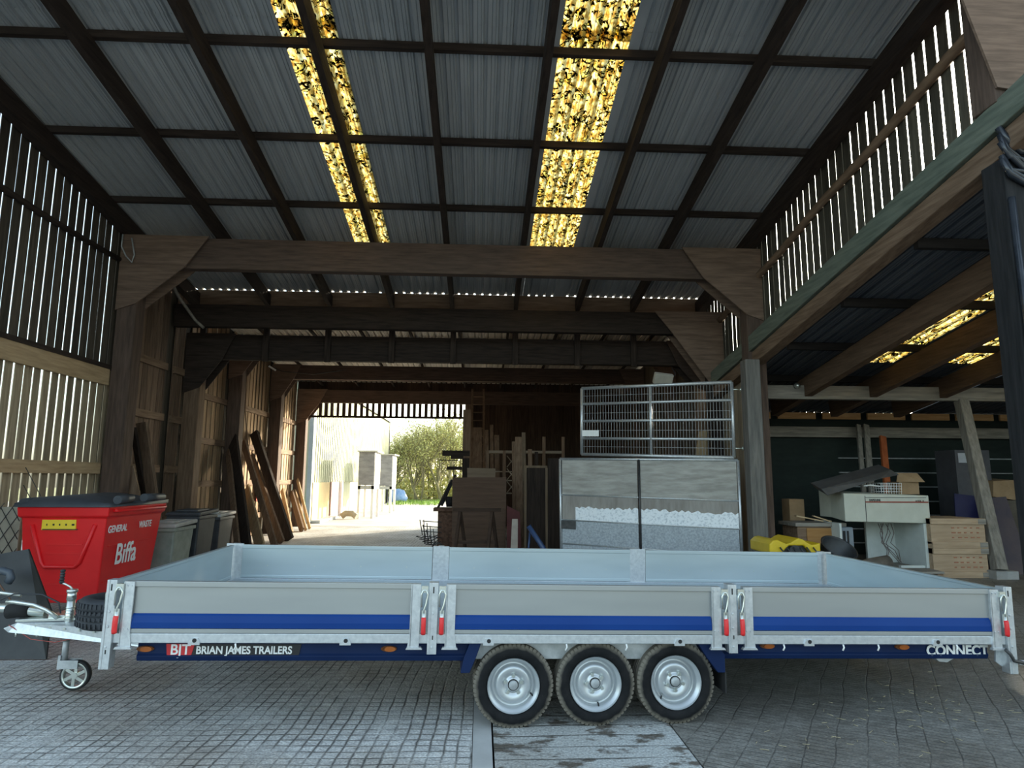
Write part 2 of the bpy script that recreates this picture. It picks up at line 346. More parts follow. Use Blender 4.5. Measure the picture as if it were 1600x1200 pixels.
# rafters
rpx = [339, 459, 579, 697, 819, 937, 1042]
ordn = ['first', 'second', 'third', 'fourth', 'fifth', 'sixth', 'seventh']
for i, px in enumerate(rpx):
    x = at(px, 376, Y=11.1).x
    if i in (0, 1, 2): x += .03
    h = .26
    o = MB().beam((x, FRONT_Y, zr(FRONT_Y)-.10-h/2), (x, EAVE_Y+.1, zr(EAVE_Y+.1)-.10-h/2), .085, h).build('rafter', dark('y'))
    tag(o, 'dark timber rafter running down the roof, %s from the left wall' % ordn[i], 'rafter', 'rafters of the main roof')
for x, w, nm in ((WL+.12, .14, 'left slatted wall'), (WR-.16, .16, 'right slatted wall')):
    o = MB().beam((x, FRONT_Y, zr(FRONT_Y)-.24), (x, EAVE_Y+.1, zr(EAVE_Y+.1)-.24), w, .28).build('edge_rafter', dark('y'))
    tag(o, 'dark edge rafter along the top of the '+nm, 'rafter')
# eave board with light showing through the ribs
o = MB().box((WL, EAVE_Y+.02, zr(EAVE_Y+.02)-.34), (WR, EAVE_Y+.07, zr(EAVE_Y+.02)-.012)).build('eave_board', brown('x'))
tag(o, 'brown eave board under the row of small daylight holes', 'board')

# ------------------------------------------------------------------ portal frames
def frame(key, top, bot, label, gl=None, gr=None, posts=(True, True), wood_=glulam, w=.36, pw=None, xl=None, xr=None, base=(0, 0)):
    y = FY[key]; xl = XL if xl is None else xl; xr = XR if xr is None else xr
    t = thing('portal_frame', label, 'timber frame', 'portal frames of the barn')
    MB().box((xl-.16, y-.09, bot), (xr+.16, y+.09, top)).build('crossbeam', wood_('x'), t, bevel=.01)
    for s, x in ((0, xl), (1, xr)):
        if posts[s]: MB().box((x-.16, y-.15, base[s]), (x+.16, y+.15, bot)).build('post', (pw or wood_)('z'), t, bevel=.012)
    gm = dark('x') if key == 'c' else wood('gusset_ply', (.11, .075, .055), (.22, .15, .11), 'x', island=.05, bump=.15)
    for s, g in ((-1, gl), (1, gr)):
        if not g: continue
        x = xl if s < 0 else xr; a, b = g
        for yy in ((y-.18,) if key == 'g' else (y-.18, y+.155)):
            MB().prism([(x+s*(.8 if key == 'g' and s > 0 else .17), yy, top+.005), (x-s*a*1.12, yy, top+.005), (x-s*a*.8, yy, bot), (x-s*.16, yy, bot-b), (x+s*(.8 if key == 'g' and s > 0 else .17), yy, bot-b-.12)], (0, .025, 0)).build('gusset', gm, t)
    recentre(t); return t
def zat(px, py, Y): return at(px, py, Y=Y).z
ga = (at(315, 372, Y=11).x-XL, BB-zat(185, 487, 11))
frame('a', BT, BB, 'brown laminated portal frame with plywood corners nearest the trailer', (ga[0], ga[1]*.82), (ga[0], ga[1]*.82))
b_t, b_b = zat(700, 482, 13), zat(700, 516, 13)
frame('b', b_t, b_b, 'dark portal frame under the eave with a large plywood corner on the right', None, (1.15, 1.05), wood_=dark, posts=(False, True))
c_t, c_b = zat(700, 528, 13.75), zat(700, 566, 13.75)
frame('c', c_t, c_b, 'dark portal frame whose beam carries short upright studs', (.75, .62), (.75, .5), wood_=dark, pw=brown)
d_b = zat(450, 556, 16.1); frame('d', d_b+.36, d_b, 'brown portal frame two bays before the far opening, behind the leaning planks', (.62, .5), (.62, .5))
e_t, e_b = zat(600, 572, 19.3), zat(600, 594, 19.3)
frame('e', e_t, e_b, 'brown portal frame one bay before the far opening', (.62, .55), (.62, .55))
f_t, f_b = zat(600, 610, 22.1), zat(600, 630, 22.1)
frame('f', f_t, f_b, 'sunlit brown frame framing the far opening', (.75, .62), None, posts=(True, True))
zt0_ = sum(at(px, py, X=XR-.14).z+SL*at(px, py, X=XR-.14).y for px, py in ((1357, 350), (1152, 541)))/2
# front frame, only its right corner comes into the picture
FY['g'] = 5.44
g_t = zr(5.44)-.37
frame('g', g_t, g_t-.28, 'brown portal frame whose plywood corner fills the upper right edge', (.7, .8), (.62, 1.22), base=(0, zt0_-SL*5.44))
# studs on the third beam
t = thing('stud_row', 'row of short upright timber studs on the dark beam behind the eave', 'studs')
for px in (316, 415, 512, 612, 708, 805, 902, 990):
    x = at(px, 540, Y=13.7).x
    MB().box((x-.06, 13.68, c_b-.04), (x+.06, 13.755, c_t+.18)).build('stud', dark('z'), t)
recentre(t)
# second roof, behind
R2Z, R2S = zat(700, 565, 19.0)+.07*19.0+.06, .07
def z2(y): return R2Z-R2S*y
sheet_w = mat('roof_sheet_rear', (.36, .33, .29), (.50, .46, .40), rough=.6, scale=(5, .5, 5))
struct(sheets('ceiling', WL-.1, WR+.1, EAVE_Y+.35, 22.5, R2Z, R2S, sheet_w))
for i, y in enumerate((14.9, 16.8, 18.2, 20.6, 21.7)):
    tag(MB().box((WL, y-.03, z2(y)-.09), (WR, y+.03, z2(y)-.003)).build('purlin', dark('x')), 'dark purlin of the rear roof, %s behind the eave' % ordn[i], 'purlin', 'purlins of the rear roof')
for i in range(9):
    x = XL+.6+i*1.22
    tag(MB().beam((x, EAVE_Y+.4, z2(EAVE_Y+.4)-.12), (x, 22.3, z2(22.3)-.12), .06, .06).build('rafter', dark('y')), 'thin rafter of the rear roof, %s from the left wall' % (ordn+['eighth', 'ninth'])[i], 'rafter', 'rafters of the rear roof')

# ------------------------------------------------------------------ left wall
def slats(y0, y1, zf0, zf1, x, m, name, parent, pitch=.19, gap=.03, thick=.012, wide=None, jit=1.0, axis='y', fixed=None):
    mb = MB(); y = y0
    while y < y1-.02:
        g = (gap(y) if callable(gap) else gap)*(1+random.uniform(-.35, .35)*jit)
        if wide and random.random() < wide[0]: g = wide[1]
        w = min(pitch-g, y1-y); a = random.uniform(-.004, .004)*jit; z0, z1 = zf0(y), zf1(y)
        if z1 > z0+.02:
            if axis == 'y': mb.prism([(x, y+a, z0), (x, y+w+a, z0), (x, y+w-a, zf1(y+w)), (x, y-a, z1)], (thick, 0, 0))
            else: mb.prism([(y+a, x, z0), (y+w+a, x, z0), (y+w-a, x, z1), (y-a, x, z1)], (0, thick, 0))
        y += pitch
    return mb.build(name, m, parent)
wl = struct(bpy.data.objects.new('wall_left', None)); C.objects.link(wl)
r1t = [at(-60, 510, X=XL-.1), at(175, 574, X=XL-.1)]; rz1 = (r1t[0].z+r1t[1].z)/2; rh1 = .27
rz2 = at(100, 730, X=XL-.1).z
upb = wood('upper_boards', (.045, .038, .030), (.10, .082, .062), 'z', island=.3)
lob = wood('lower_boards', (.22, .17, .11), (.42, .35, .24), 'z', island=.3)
slats(5.1, 11.2, lambda y: rz1, lambda y: zr(y)-.05, WL, upb, 'upper_boards', wl, gap=.031)
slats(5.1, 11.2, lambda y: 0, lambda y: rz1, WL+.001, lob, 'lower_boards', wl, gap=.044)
MB().box((WL+.025, 5.1, rz1-rh1), (WL+.08, 10.98, rz1)).build('rail', pale('y'), wl)
MB().box((WL+.025, 5.1, rz1+.0), (WL+.10, 10.98, rz1+.07)).build('rail', dark('y'), wl)
MB().box((WL+.025, 5.1, rz2-.09), (WL+.08, 10.98, rz2+.09)).build('rail', pale('y'), wl)
zu = at(100, 350, X=WL+.1).z
MB().tube([(WL+.06, 5.1, zu+.02)]+[(WL+.06+.01*math.sin(k*2), 6+k, zu+.03*math.sin(k*1.3)) for k in range(5)]+[(WL+.06, 10.98, zu)], .045).build('rail', dark('y'), wl)
# bays behind, boards closer together with a second skin behind them
bays = [(11.3, 12.95, 'b'), (13.25, 13.7, 'b'), (14.0, 16.05, 'm'), (16.35, 19.25, 'm'), (19.55, 22.05, 'p')]
bro = wood('bay_boards', (.21, .14, .085), (.42, .29, .18), 'z', island=.35)
for y0, y1, k in bays:
    zt = lambda y, y0=y0: (zr(y)-.05 if y < EAVE_Y else z2(y)-.02)
    slats(y0, y1, lambda y: 0, zt, WL+.015, (wood('dark_bay_boards', (.10, .065, .045), (.22, .15, .105), 'z', island=.35) if k == 'b' else bro), 'inner_boards', wl, pitch=.2 if k == 'b' else .26, gap=.02 if k == 'b' else .075, thick=.02)
    for z in (.75, 1.75, 2.75, 3.75) if k == 'b' else (.55, 1.45, 2.4, 3.4):
        MB().box((WL+.036, y0, z-.07), (WL+.085, y1, z+.07)).build('rail', brown('y'), wl)

slats(10.95, 22.3, lambda y: 0, lambda y: (zr(y)-.05 if y < EAVE_Y else z2(y)-.01), WL-.03, upb, 'outer_boards', wl, pitch=.31, gap=.0, jit=0, wide=(.14, .026))
# ------------------------------------------------------------------ right wall: slats above a sloping beam
wr = struct(bpy.data.objects.new('wall_right', None)); C.objects.link(wr)
XB = XR-.02
tA, tB = at(1357, 350, X=XB-.12), at(1152, 541, X=XB-.12)
bA, bB = at(1431, 350, X=XB-.12), at(1155.6, 584, X=XB-.12)
zt0 = tA.z+SL*tA.y; zb0 = bA.z+SL*bA.y
zt0 = (zt0+tB.z+SL*tB.y)/2; zb0 = (zb0+bB.z+SL*bB.y)/2
slats(5.6, 14.1, lambda y: zt0-SL*y-.05, lambda y: (zr(y)-.06 if y < EAVE_Y else z2(y)-.02), WR, wood('right_boards', (.055, .050, .038), (.125, .112, .085), 'z', island=.3), 'upper_boards', wr, gap=lambda y: .050 if y < 7.6 else .027, wide=(.12, .042))
hm = (zt0-zb0)
gm = wood('green_beam', (.075, .095, .075), (.16, .18, .145), 'y', island=.0)
MB().beam((XB, 4.75, zt0-SL*4.75-hm*.27), (XB, 13.3, zt0-SL*13.3-hm*.27), .26, hm*.54).build('eave_beam', gm, wr, bevel=.01)
MB().beam((XB+.02, 4.75, zt0-SL*4.75-hm*.78), (XB+.02, 13.3, zt0-SL*13.3-hm*.78), .2, hm*.44).build('eave_beam', brown('y'), wr, bevel=.01)
rA, rB = at(1525, 41, X=WR-.05), at(1187, 431, X=WR-.05)
zq = ((rA.z+SL*rA.y)+(rB.z+SL*rB.y))/2
MB().tube([(WR-.05, y, zq-SL*y+.02*math.sin(y*2.3)) for y in [5.6+.5*k for k in range(16)]], .062, 8).build('rail', brown('y'), wr)
# lower boards of the right wall behind the hinge post
slats(11.35, 14.2, lambda y: 0, lambda y: zb0-SL*y+.1, WR-.06, wood('post_boards', (.20, .165, .12), (.34, .29, .22), 'z', island=.25), 'lower_boards', wr, pitch=.17, gap=.006)
slats(14.2, 22.1, lambda y: 0, lambda y: z2(y)-.05, WR-.06, upb, 'lower_boards', wr, pitch=.2, gap=0, jit=0)

# ------------------------------------------------------------------ far end wall with the opening
wb = struct(bpy.data.objects.new('wall_back', None)); C.objects.link(wb)
ox = at(727, 720, Y=22.2).x
hz = zat(600, 652, 22.3)
darkw = wood('end_boards', (.035, .022, .016), (.085, .055, .038), 'z', island=.3)
slats(ox, WR, lambda y: 0, lambda y: f_b+.1, 22.32, darkw, 'boards', wb, pitch=.2, gap=0, axis='x', jit=0)
MB().box((ox, 22.345, 0), (WR, 22.36, f_b+.1)).build('light_seal', darkw, wb)  # added unseen backing that stops daylight leaking between the boards
MB().box((WL, 22.345, f_t-.02), (WR, 22.36, z2(22.3)-.01)).build('light_seal', darkw, wb)  # same added light stop above the frame
slats(XL+.5, ox, lambda y: hz, lambda y: f_b+.1, 22.32, darkw, 'header_slats', wb, pitch=.2, gap=.098, axis='x', jit=.3)
slats(WL, WR, lambda y: f_t-.02, lambda y: z2(22.3)+.05, 22.32, darkw, 'boards', wb, pitch=.2, gap=0, axis='x', jit=0)
MB().box((XL, 22.29, hz-.03), (ox+.1, 22.345, hz+.04)).build('header_rail', dark('x'), wb)
MB().box((ox-.02, 22.1, 0), (ox+.22, 22.31, f_b)).build('jamb', brown('z'), wb, bevel=.01)

# ------------------------------------------------------------------ lean-to on the right
LX = 12.6
L0 = zb0+.06                                            # underside of the lean-to sheets
def zl(y): return L0-SL*y
kp = [at(1230, 1, Y=5)]
l1a, l1b = 0, 0
def onl(px, py): return onslope(px, py, L0)
sk1 = (onl(1412, 550).x, onl(1480, 560).x)
xs = [XB+.14]
bounds = []
skx = [onl(1310, 583).x, onl(1356, 583).x, onl(1437, 583).x, onl(1484, 583).x, onl(1573, 583).x, onl(1620, 583).x]
LBACK = 14.3
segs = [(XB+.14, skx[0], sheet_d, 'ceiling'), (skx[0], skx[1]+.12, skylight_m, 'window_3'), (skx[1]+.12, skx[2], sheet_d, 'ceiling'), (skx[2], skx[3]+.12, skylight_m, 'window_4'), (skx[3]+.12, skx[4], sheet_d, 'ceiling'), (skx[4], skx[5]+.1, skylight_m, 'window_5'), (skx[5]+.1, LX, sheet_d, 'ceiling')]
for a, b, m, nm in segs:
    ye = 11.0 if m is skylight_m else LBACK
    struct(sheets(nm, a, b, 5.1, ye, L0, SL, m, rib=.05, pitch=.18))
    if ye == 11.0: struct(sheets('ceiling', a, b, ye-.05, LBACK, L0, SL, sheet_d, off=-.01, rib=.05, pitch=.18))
lp = [onl(1350, y).y for y in (371, 467, 537, 588)]
nn = ['nearest the camera', 'second from the camera', 'third from the camera', 'above the cross beam']
for y, w in zip(lp, nn):
    tag(MB().box((XB+.14, y-.04, zl(y)-.12), (LX, y+.04, zl(y)-.004)).build('purlin', wood('shaded_timber', (.006, .005, .005), (.016, .013, .012), 'x')), 'black purlin under the lean-to roof, '+w, 'purlin', 'purlins of the lean-to')  # near-black timber, the lean-to's shade is put into its colour
rf = [(1262, 598, 1300, 'beside the first rooflight'), (1358, 603, 1400, 'between the first and second rooflights'), (1478, 603, 1510, 'between the second and third rooflights')]
rm = wood('leanto_rafter', (.075, .045, .028), (.15, .095, .06), 'y', island=.1)
for px, py, px2, w in rf:
    x = onslope((px+px2)/2, py-4, L0-.3).x
    tag(MB().beam((x, 5.1, zl(5.1)-.29), (x, 12.9, zl(12.9)-.29), .14, .34).build('rafter', rm), 'deep brown rafter under the lean-to roof, '+w, 'rafter', 'rafters of the lean-to')
cbt, cbb = zat(1400, 604, 11.5), zat(1400, 625, 11.5)
tag(MB().box((XR+.17, 11.5, cbb), (LX, 11.66, cbt)).build('cross_beam', grey('x'), bevel=.008), 'weathered grey cross beam spanning the lean-to', 'beam')
# back wall of lean-to: dark green boards, pale strips standing in for grey light at the gaps
wb2 = struct(bpy.data.objects.new('wall_back', None)); C.objects.link(wb2)
gb = mat('green_cladding', (.005, .012, .010), (.010, .021, .017), rough=.8, scale=(3, 3, 9))
MB().box((XR+.15, 14.2, 0), (LX, 14.24, zl(14.2)-.01)).build('cladding', gb, wb2)
for z in (.25, .55, .85, 1.15, 1.47, 1.78, 2.1):
    MB().box((8.0, 14.16, z-.012), (LX, 14.2, z+.012)).build('strip', galv_dull, wb2)
MB().box((XR+.15, 14.0, zat(1400, 684, 14)), (LX, 14.12, zat(1400, 668, 14))).build('rail', grey('x'), wb2)
zo0, zo1 = zat(1300, 655, 13.9), zat(1300, 645, 13.9)
for i in range(8):
    a = XR+.65+i*1.02
    MB().box((a, 13.9, zo0), (a+.86, 13.95, zo1)).build('batten', wood('lit_batten', (.42, .22, .08), (.62, .38, .18), 'x'), wb2)  # warm light along the wall top is put into the batten colour
wr2 = struct(slats(5.1, 14.3, lambda y: 0, lambda y: zl(y)-.02, LX, darkw, 'wall_right', None, pitch=.2, gap=.003))

# ------------------------------------------------------------------ THE TRAILER (local frame: x along the bed, y away from camera)
TR = thing('flatbed_trailer', 'long blue and silver triple axle dropside trailer standing in the barn', 'trailer', loc=(-2.329, 4.302, .0171*3.3))
TR.rotation_euler = (0, .0171, .0383)
def tpart(mb, name, m, parent=TR, bevel=0, label=None):
    return mb.build(name, m, parent or TR, bevel=bevel, label=label)
Wd = 2.3
# bed frame
mb = MB()
mb.box((.06, .0, .524), (5.99, .05, .582)).box((.06, Wd-.05, .524), (5.99, Wd, .582)).box((.0, .05, .50), (.06, Wd-.05, .58)).box((5.99, .05, .50), (6.05, Wd-.05, .58))
tpart(mb, 'bed_frame', galv, bevel=.004)
tpart(MB().box((.06, .05, .545), (5.99, Wd-.05, .578)), 'deck', mat('deck_sheet', (.22, .26, .30), (.33, .38, .43), rough=.3, metal=.4, scale=(60, 60, 60)))
for side in (0, 1):
    def yy(a, b): return (a, b) if side == 0 else (Wd-b, Wd-a)
    for (x0, x1) in ((.10, 1.94), (2.107, 3.946), (4.107, 5.95)):
        mb = MB()
        for (a, b, z0, z1) in ((.0, .036, .862, .896), (.014, .030, .60, .864), (-.002, .034, .584, .610)):
            y0, y1 = yy(a, b); mb.box((x0, y0, z0), (x1, y1, z1))
        ds = tpart(mb, 'dropside', alu if side == 0 else alu_in, bevel=.003)
        # outer face: blue folded band
        y0 = .014 if side == 0 else Wd-.014; s = 1 if side == 0 else -1
        pr = [(y0, .612), (y0-s*.020, .614), (y0-s*.020, .648), (y0-s*.010, .688), (y0, .700)]
        n = len(pr); m2 = MB(); m2.prism([(x0+.062, a, z) for a, z in pr], (x1-x0-.124, 0, 0)); tpart(m2, 'blue_band', blue, ds)
        for xa in (x0, x1-.06):
            e = -1 if xa == x0 else 1
            m3 = MB(); ya = -.012 if side == 0 else Wd+.012; dy = s*.012
            m3.prism([(xa, ya, .895), (xa+.062, ya, .895), (xa+.062, ya, .585), (xa+.062+(.012 if e < 0 else -.0), ya, .505), (xa-(.012 if e > 0 else 0), ya, .505), (xa, ya, .585)], (0, dy, 0))
            m3.box((xa+.004, min(ya, ya+s*.03), .505), (xa+.010, max(ya, ya+s*.03), .893))
            if side == 0:
                for zz in (.87, .61):
                    for xx in (xa+.018, xa+.044): m3.cyl((xx, -.012, zz), (xx, -.017, zz), .006, 8)
                m3.prism([(xa-.012, -.022, .506), (xa+.075, -.022, .506), (xa+.085, -.022, .492), (xa-.02, -.022, .492)], (0, .03, 0))
            tpart(m3, 'hinge_bracket', galv, ds)
        if side == 1:   # rivets and end plates seen from inside
            m4 = MB()
            for k in range(4):
                xx = x0+.25+k*(x1-x0-.5)/3; m4.cyl((xx, Wd-.030, .70), (xx, Wd-.034, .70), .006, 8)
            tpart(m4, 'rivet_row', zinc, ds)
def post(x, y, zb, zt, w=.06, d=.055):
    mb = MB(); t = .006; s = 1 if y < 1 else -1
    y0 = y-.018*s; y1 = y+d*s; a, b = min(y0, y1), max(y0, y1)
    mb.box((x, a, zb), (x+w, b, zt)).box((x+.012, a-.004 if s > 0 else b, zb+.0), (x+.018, a if s > 0 else b+.004, zt))
    if s > 0:
        for zz in (zt-.19, zt-.28, zt-.40):
            if zz > zb+.03: mb.cyl((x+w/2, a, zz), (x+w/2, a-.006, zz), .008, 8)
    o = tpart(mb, 'corner_post' if x in (0, 5.99) else 'centre_post', galv, bevel=.003)
    if s > 0: tpart(MB().box((x+.026, a-.0015, zt-.065), (x+.034, a, zt-.025)).box((x+.03, a-.0015, zb+.09), (x+.037, a, zb+.115)), 'slot', black, o)
    return o
for x, zb, zt in ((0, .373, .905), (1.995, .462, .905), (3.995, .47, .912), (5.99, .335, .915)):
    post(x, 0, zb, zt)
    p = tpart(MB().box((x-.05, Wd-.03, .56), (x+.11, Wd-.012, .905)).box((x, Wd-.012, .462), (x+.06, Wd+.05, .905)), 'corner_post' if x in (0, 5.99) else 'centre_post', galv, bevel=.003)
# end boards
for x, nm in ((.008, 'front_board'), (6.012, 'rear_board')):
    mb = MB().box((x, .08, .582), (x+.022, Wd-.08, .885)).box((x-.006, .08, .872), (x+.028, Wd-.08, .896)).box((x-.006, .08, .582), (x+.028, Wd-.08, .61))
    eb = tpart(mb, nm, alu_in, bevel=.003)
    tpart(MB().box((x-.015 if x < 1 else x+.022, .15, .614), (x if x < 1 else x+.037, Wd-.15, .70)), 'blue_band', blue, eb)
# latches
def latch(x, y=-.03, z=.895, rot=0, parent=TR):
    l = MB()
    l.tube([(x-.018, y, z-.14), (x-.020, y, z-.06), (x-.008, y, z-.035), (x+.008, y, z-.035), (x+.020, y, z-.06), (x+.012, y, z-.12), (x, y-.004, z-.155), (x, y, z-.19)], .006, 8)
    l.box((x-.014, y-.004, z-.25), (x+.014, y+.006, z-.16)); l.box((x-.022, y+.004, z-.05), (x+.022, y+.03, z-.012))
    l.cyl((x, y, z-.25), (x, y, z-.18), .010, 10)
    a = l.build('latch', zinc, parent)
    g = MB(); g.tube([(x, y-.004, z-.205), (x, y-.008, z-.215), (x, y-.010, z-.25), (x, y-.010, z-.29), (x, y-.006, z-.303)], .0155, 12); g.build('grip', redgrip, a)
    return a
for x in (.082, 1.968, 2.083, 3.970, 4.082, 5.972): latch(x)
# far, and front-board latch seen behind the front post
latch(-.035, .10, .86)
# lashing points
for x in (.55, 1.478, 2.389, 3.659, 4.557, 5.477):
    a = tpart(MB().prism([(x-.035, -.012, .516), (x+.035, -.012, .516), (x+.035, -.012, .528), (x+.022, -.012, .556), (x-.022, -.012, .556), (x-.035, -.012, .528)], (0, .012, 0)), 'lashing_point', galv)
    tpart(MB().cyl((x+.003, -.011, .543), (x+.003, -.0145, .543), .013, 14), 'hole', black, a)
for x in (.80, 2.90, 3.30, 4.38, 4.80, 5.05, 5.62):
    tpart(MB().tube([(x, -.004, .524), (x+.004, -.006, .505), (x-.006, -.006, .485)], .0055, 6), 'rope_hook', white)
# chassis rails and cross members
def rail(x0, x1, zt_, zb_, y=.10):
    s = 1 if y < 1 else -1
    pr = [(y, zt_), (y, zb_+.045), (y-s*.012, zb_+.03), (y-s*.0, zb_), (y+s*.06, zb_), (y+s*.06, zt_)]
    return tpart(MB().prism([(x0, a, z) for a, z in pr], (x1-x0, 0, 0)), 'chassis_rail', navy, bevel=.004)
cr1 = rail(.17, 2.285, .522, .392); cr2 = rail(3.90, 5.93, .522, .405); rail(.17, 2.285, .522, .392, Wd-.1); rail(3.90, 5.93, .522, .405, Wd-.1)
mb = MB()
for k in range(12): mb.box((.2+k*.5, .17, .47), (.25+k*.5, Wd-.17, .545))
tpart(mb, 'cross_members', galv_dull)
tpart(MB().box((.1, .55, .42), (5.9, .63, .5)).box((.1, Wd-.63, .42), (5.9, Wd-.55, .5)), 'main_chassis', galv_dull)
# wheel surround
mb = MB()
arc = lambda cx: [(cx+.29*math.cos(a), .25+.285*math.sin(a)) for a in [PI*k/10 for k in range(1, 10)]]
tpart(MB().box((2.29, .12, .40), (3.88, .13, .524)), 'wheel_surround', galv_dull)
tpart(MB().box((2.30, .13, .505), (3.87, .42, .52)), 'mudguard', blackp)
for pl in ([(2.27, .52), (2.345, .52), (2.31, .42), (2.275, .335), (2.215, .335), (2.235, .43)], [(3.80, .52), (3.925, .52), (3.985, .45), (3.985, .335), (3.935, .335), (3.86, .43)]):
    tpart(MB().prism([(x, .03, z) for x, z in pl], (0, .36, 0)), 'mudguard', navy, bevel=.004)
tpart(MB().box((3.985, .04, .20), (3.995, .36, .34)), 'mud_flap', black)
# wheels
def tyre_prof(R=.262, r=.168, w=.172):
    return [(r, .02), (r+.012, .0), (r+.045, -.012), (R-.025, -.006), (R-.006, .012), (R, .03), (R, .05), (R-.007, .053), (R-.007, .058), (R, .061), (R, .083), (R-.007, .086), (R-.007, .091), (R, .094), (R, .115), (R-.007, .118), (R-.007, .123), (R, .126), (R, w-.03), (R-.006, w-.012), (R-.025, w+.006), (r+.045, w+.012), (r+.012, w), (r, w-.02)]
def make_wheel():
    root = MB().lathe(tyre_prof(), (0, 0, 0), (0, 1, 0), 56, True)
    for k in range(56):       # tread shoulders
        a = 2*PI*k/56; c, s = math.cos(a), math.sin(a); t = V((-s, 0, c))*.010; r0, r1 = .245, .2635
        for ya, yb in ((-.001, .034), (.138, .172)):
            p = [V((c*r0, ya, s*r0)), V((c*r1, ya+.012 if ya < .1 else ya, s*r1)), V((c*r1, yb, s*r1)), V((c*r0, yb, s*r0))]
            root.prism([q-t for q in p], t*2)
    ty = root.build('wheel', tyre_m, TR)
    rim = MB().lathe([(.172, -.004), (.174, .004), (.164, .010), (.158, .022), (.150, .026), (.146, .045), (.143, .060), (.132, .066), (.122, .060), (.117, .042), (.112, .034), (.100, .030), (.075, .034), (.060, .042), (.052, .046), (.045, .030), (.034, .028), (.0, .028)], (0, 0, 0), (0, 1, 0), 48)
    rim.lathe([(.150, .03), (.150, .15), (.172, .16), (.172, .168)], (0, 0, 0), (0, 1, 0), 40)
    rim.build('rim', mat('rim_silver', (.50, .53, .55), (.58, .61, .63), rough=.33, metal=.6, scale=(2, 2, 2)), ty)
    hub = MB().lathe([(.030, .03), (.030, .016), (.025, .012), (.0, .012)], (0, 0, 0), (0, 1, 0), 24); hub.build('hub_cap', galv_dull, ty); MB().lathe([(.036, .03), (.036, .022), (.031, .021)], (0, 0, 0), (0, 1, 0), 24).build('hub_seal', black, ty)
    for k in range(5):
        nuts = MB(); a = 2*PI*k/5+.3; nuts.cyl((.056*math.cos(a), .046, .056*math.sin(a)), (.056*math.cos(a), .018, .056*math.sin(a)), .012, 6); nuts.build('wheel_nut', zinc, ty)
    MB().cyl((.118, .055, -.06), (.132, .03, -.07), .005, 8).build('valve', black, ty)
    return ty
w0 = make_wheel()
first = True
for side in (0, 1):
    for k, x in enumerate((2.565, 3.110, 3.655)):
        w = w0 if first else copy_tree(w0, TR); first = False
        z = .262-.0171*(3.3-x)-.002
        if side == 0: w.location = (x, .055, z); w.rotation_euler = (0, k*.9, 0)
        else: w.location = (x, Wd-.055, z); w.rotation_euler = (0, k*.7, PI)
for x in (2.565, 3.110, 3.655): tpart(MB().cyl((x, .2, .28), (x, Wd-.2, .28), .035, 12), 'axle', galv_dull)
# side markers
for x, z in ((.221, .468), (1.746, .470), (4.312, .492), (5.289, .487)):
    mk = tpart(MB().add(*(lambda pr: (pr, [tuple(range(24))]))([V((x+.052*math.cos(2*PI*k/24), .0855, z+.018*math.sin(2*PI*k/24))) for k in range(24)])).prism([V((x+.052*math.cos(2*PI*k/24), .0855, z+.018*math.sin(2*PI*k/24))) for k in range(24)], (0, .015, 0)), 'side_marker', mat('marker_base', (.25, .08, .02), (.3, .1, .02), rough=.4))
    tpart(MB().prism([V((x+.008+.036*math.cos(2*PI*k/20), .078, z+.016*math.sin(2*PI*k/20))) for k in range(20)], (0, .008, 0)), 'lens', amber, mk)
# lettering boards
rp = tpart(MB().prism([(.345, .094, .497), (.520, .094, .497), (.500, .094, .417), (.355, .094, .417)], (0, .006, 0)), 'name_plate', mat('plate_red', (.55, .02, .025), (.6, .03, .03), rough=.4), label='red panel lettered BJT')
text('BJT', .088, white, (.372, .0925, .434), (1, 0, 0), (0, 0, 1), 'lettering', rp, bold=.0015)
bp = tpart(MB().prism([(.522, .094, .497), (1.185, .094, .497), (1.172, .094, .423), (.503, .094, .423)], (0, .006, 0)), 'name_plate', mat('plate_black', (.012, .012, .014), (.016, .016, .018), rough=.4), label='black panel with white trailer lettering')
text('BRIAN JAMES TRAILERS', .066, white, (.530, .0925, .438), (1, 0, 0), (0, 0, 1), 'lettering', bp, bold=.0016, sx=.885)
tpart(MB().box((.503, .093, .417), (1.174, .10, .4225)), 'red_line', MATS['plate_red'], bp)
text('CONNECT', .094, white, (5.468, .092, .432), (1, 0, 0), (0, 0, 1), 'lettering', cr2, bold=.0032, sx=1.0)
# rear end
tpart(MB().prism([(5.955, .05, .50), (6.045, .05, .50), (6.05, .05, .335), (5.985, .05, .37), (5.945, .05, .40)], (0, .012, 0)), 'rear_bracket', galv)
tpart(MB().tube([(5.955, -.03, .50), (5.985, -.035, .47), (6.0, -.045, .43), (6.07, -.045, .415)], .012, 8), 'prop_lever', steel)
tpart(MB().cyl((6.06, -.03, .415), (6.10, -.03, .412), .018, 12), 'lever_end', galv)
tpart(MB().prism([(5.60, .2, .395), (5.78, .2, .395), (5.70, .2, .355), (5.64, .2, .36)], (0, .3, 0)), 'prop_stand_foot', galv)
tpart(MB().box((6.052, .02, .66), (6.075, .10, .74)), 'rear_light', redlens)
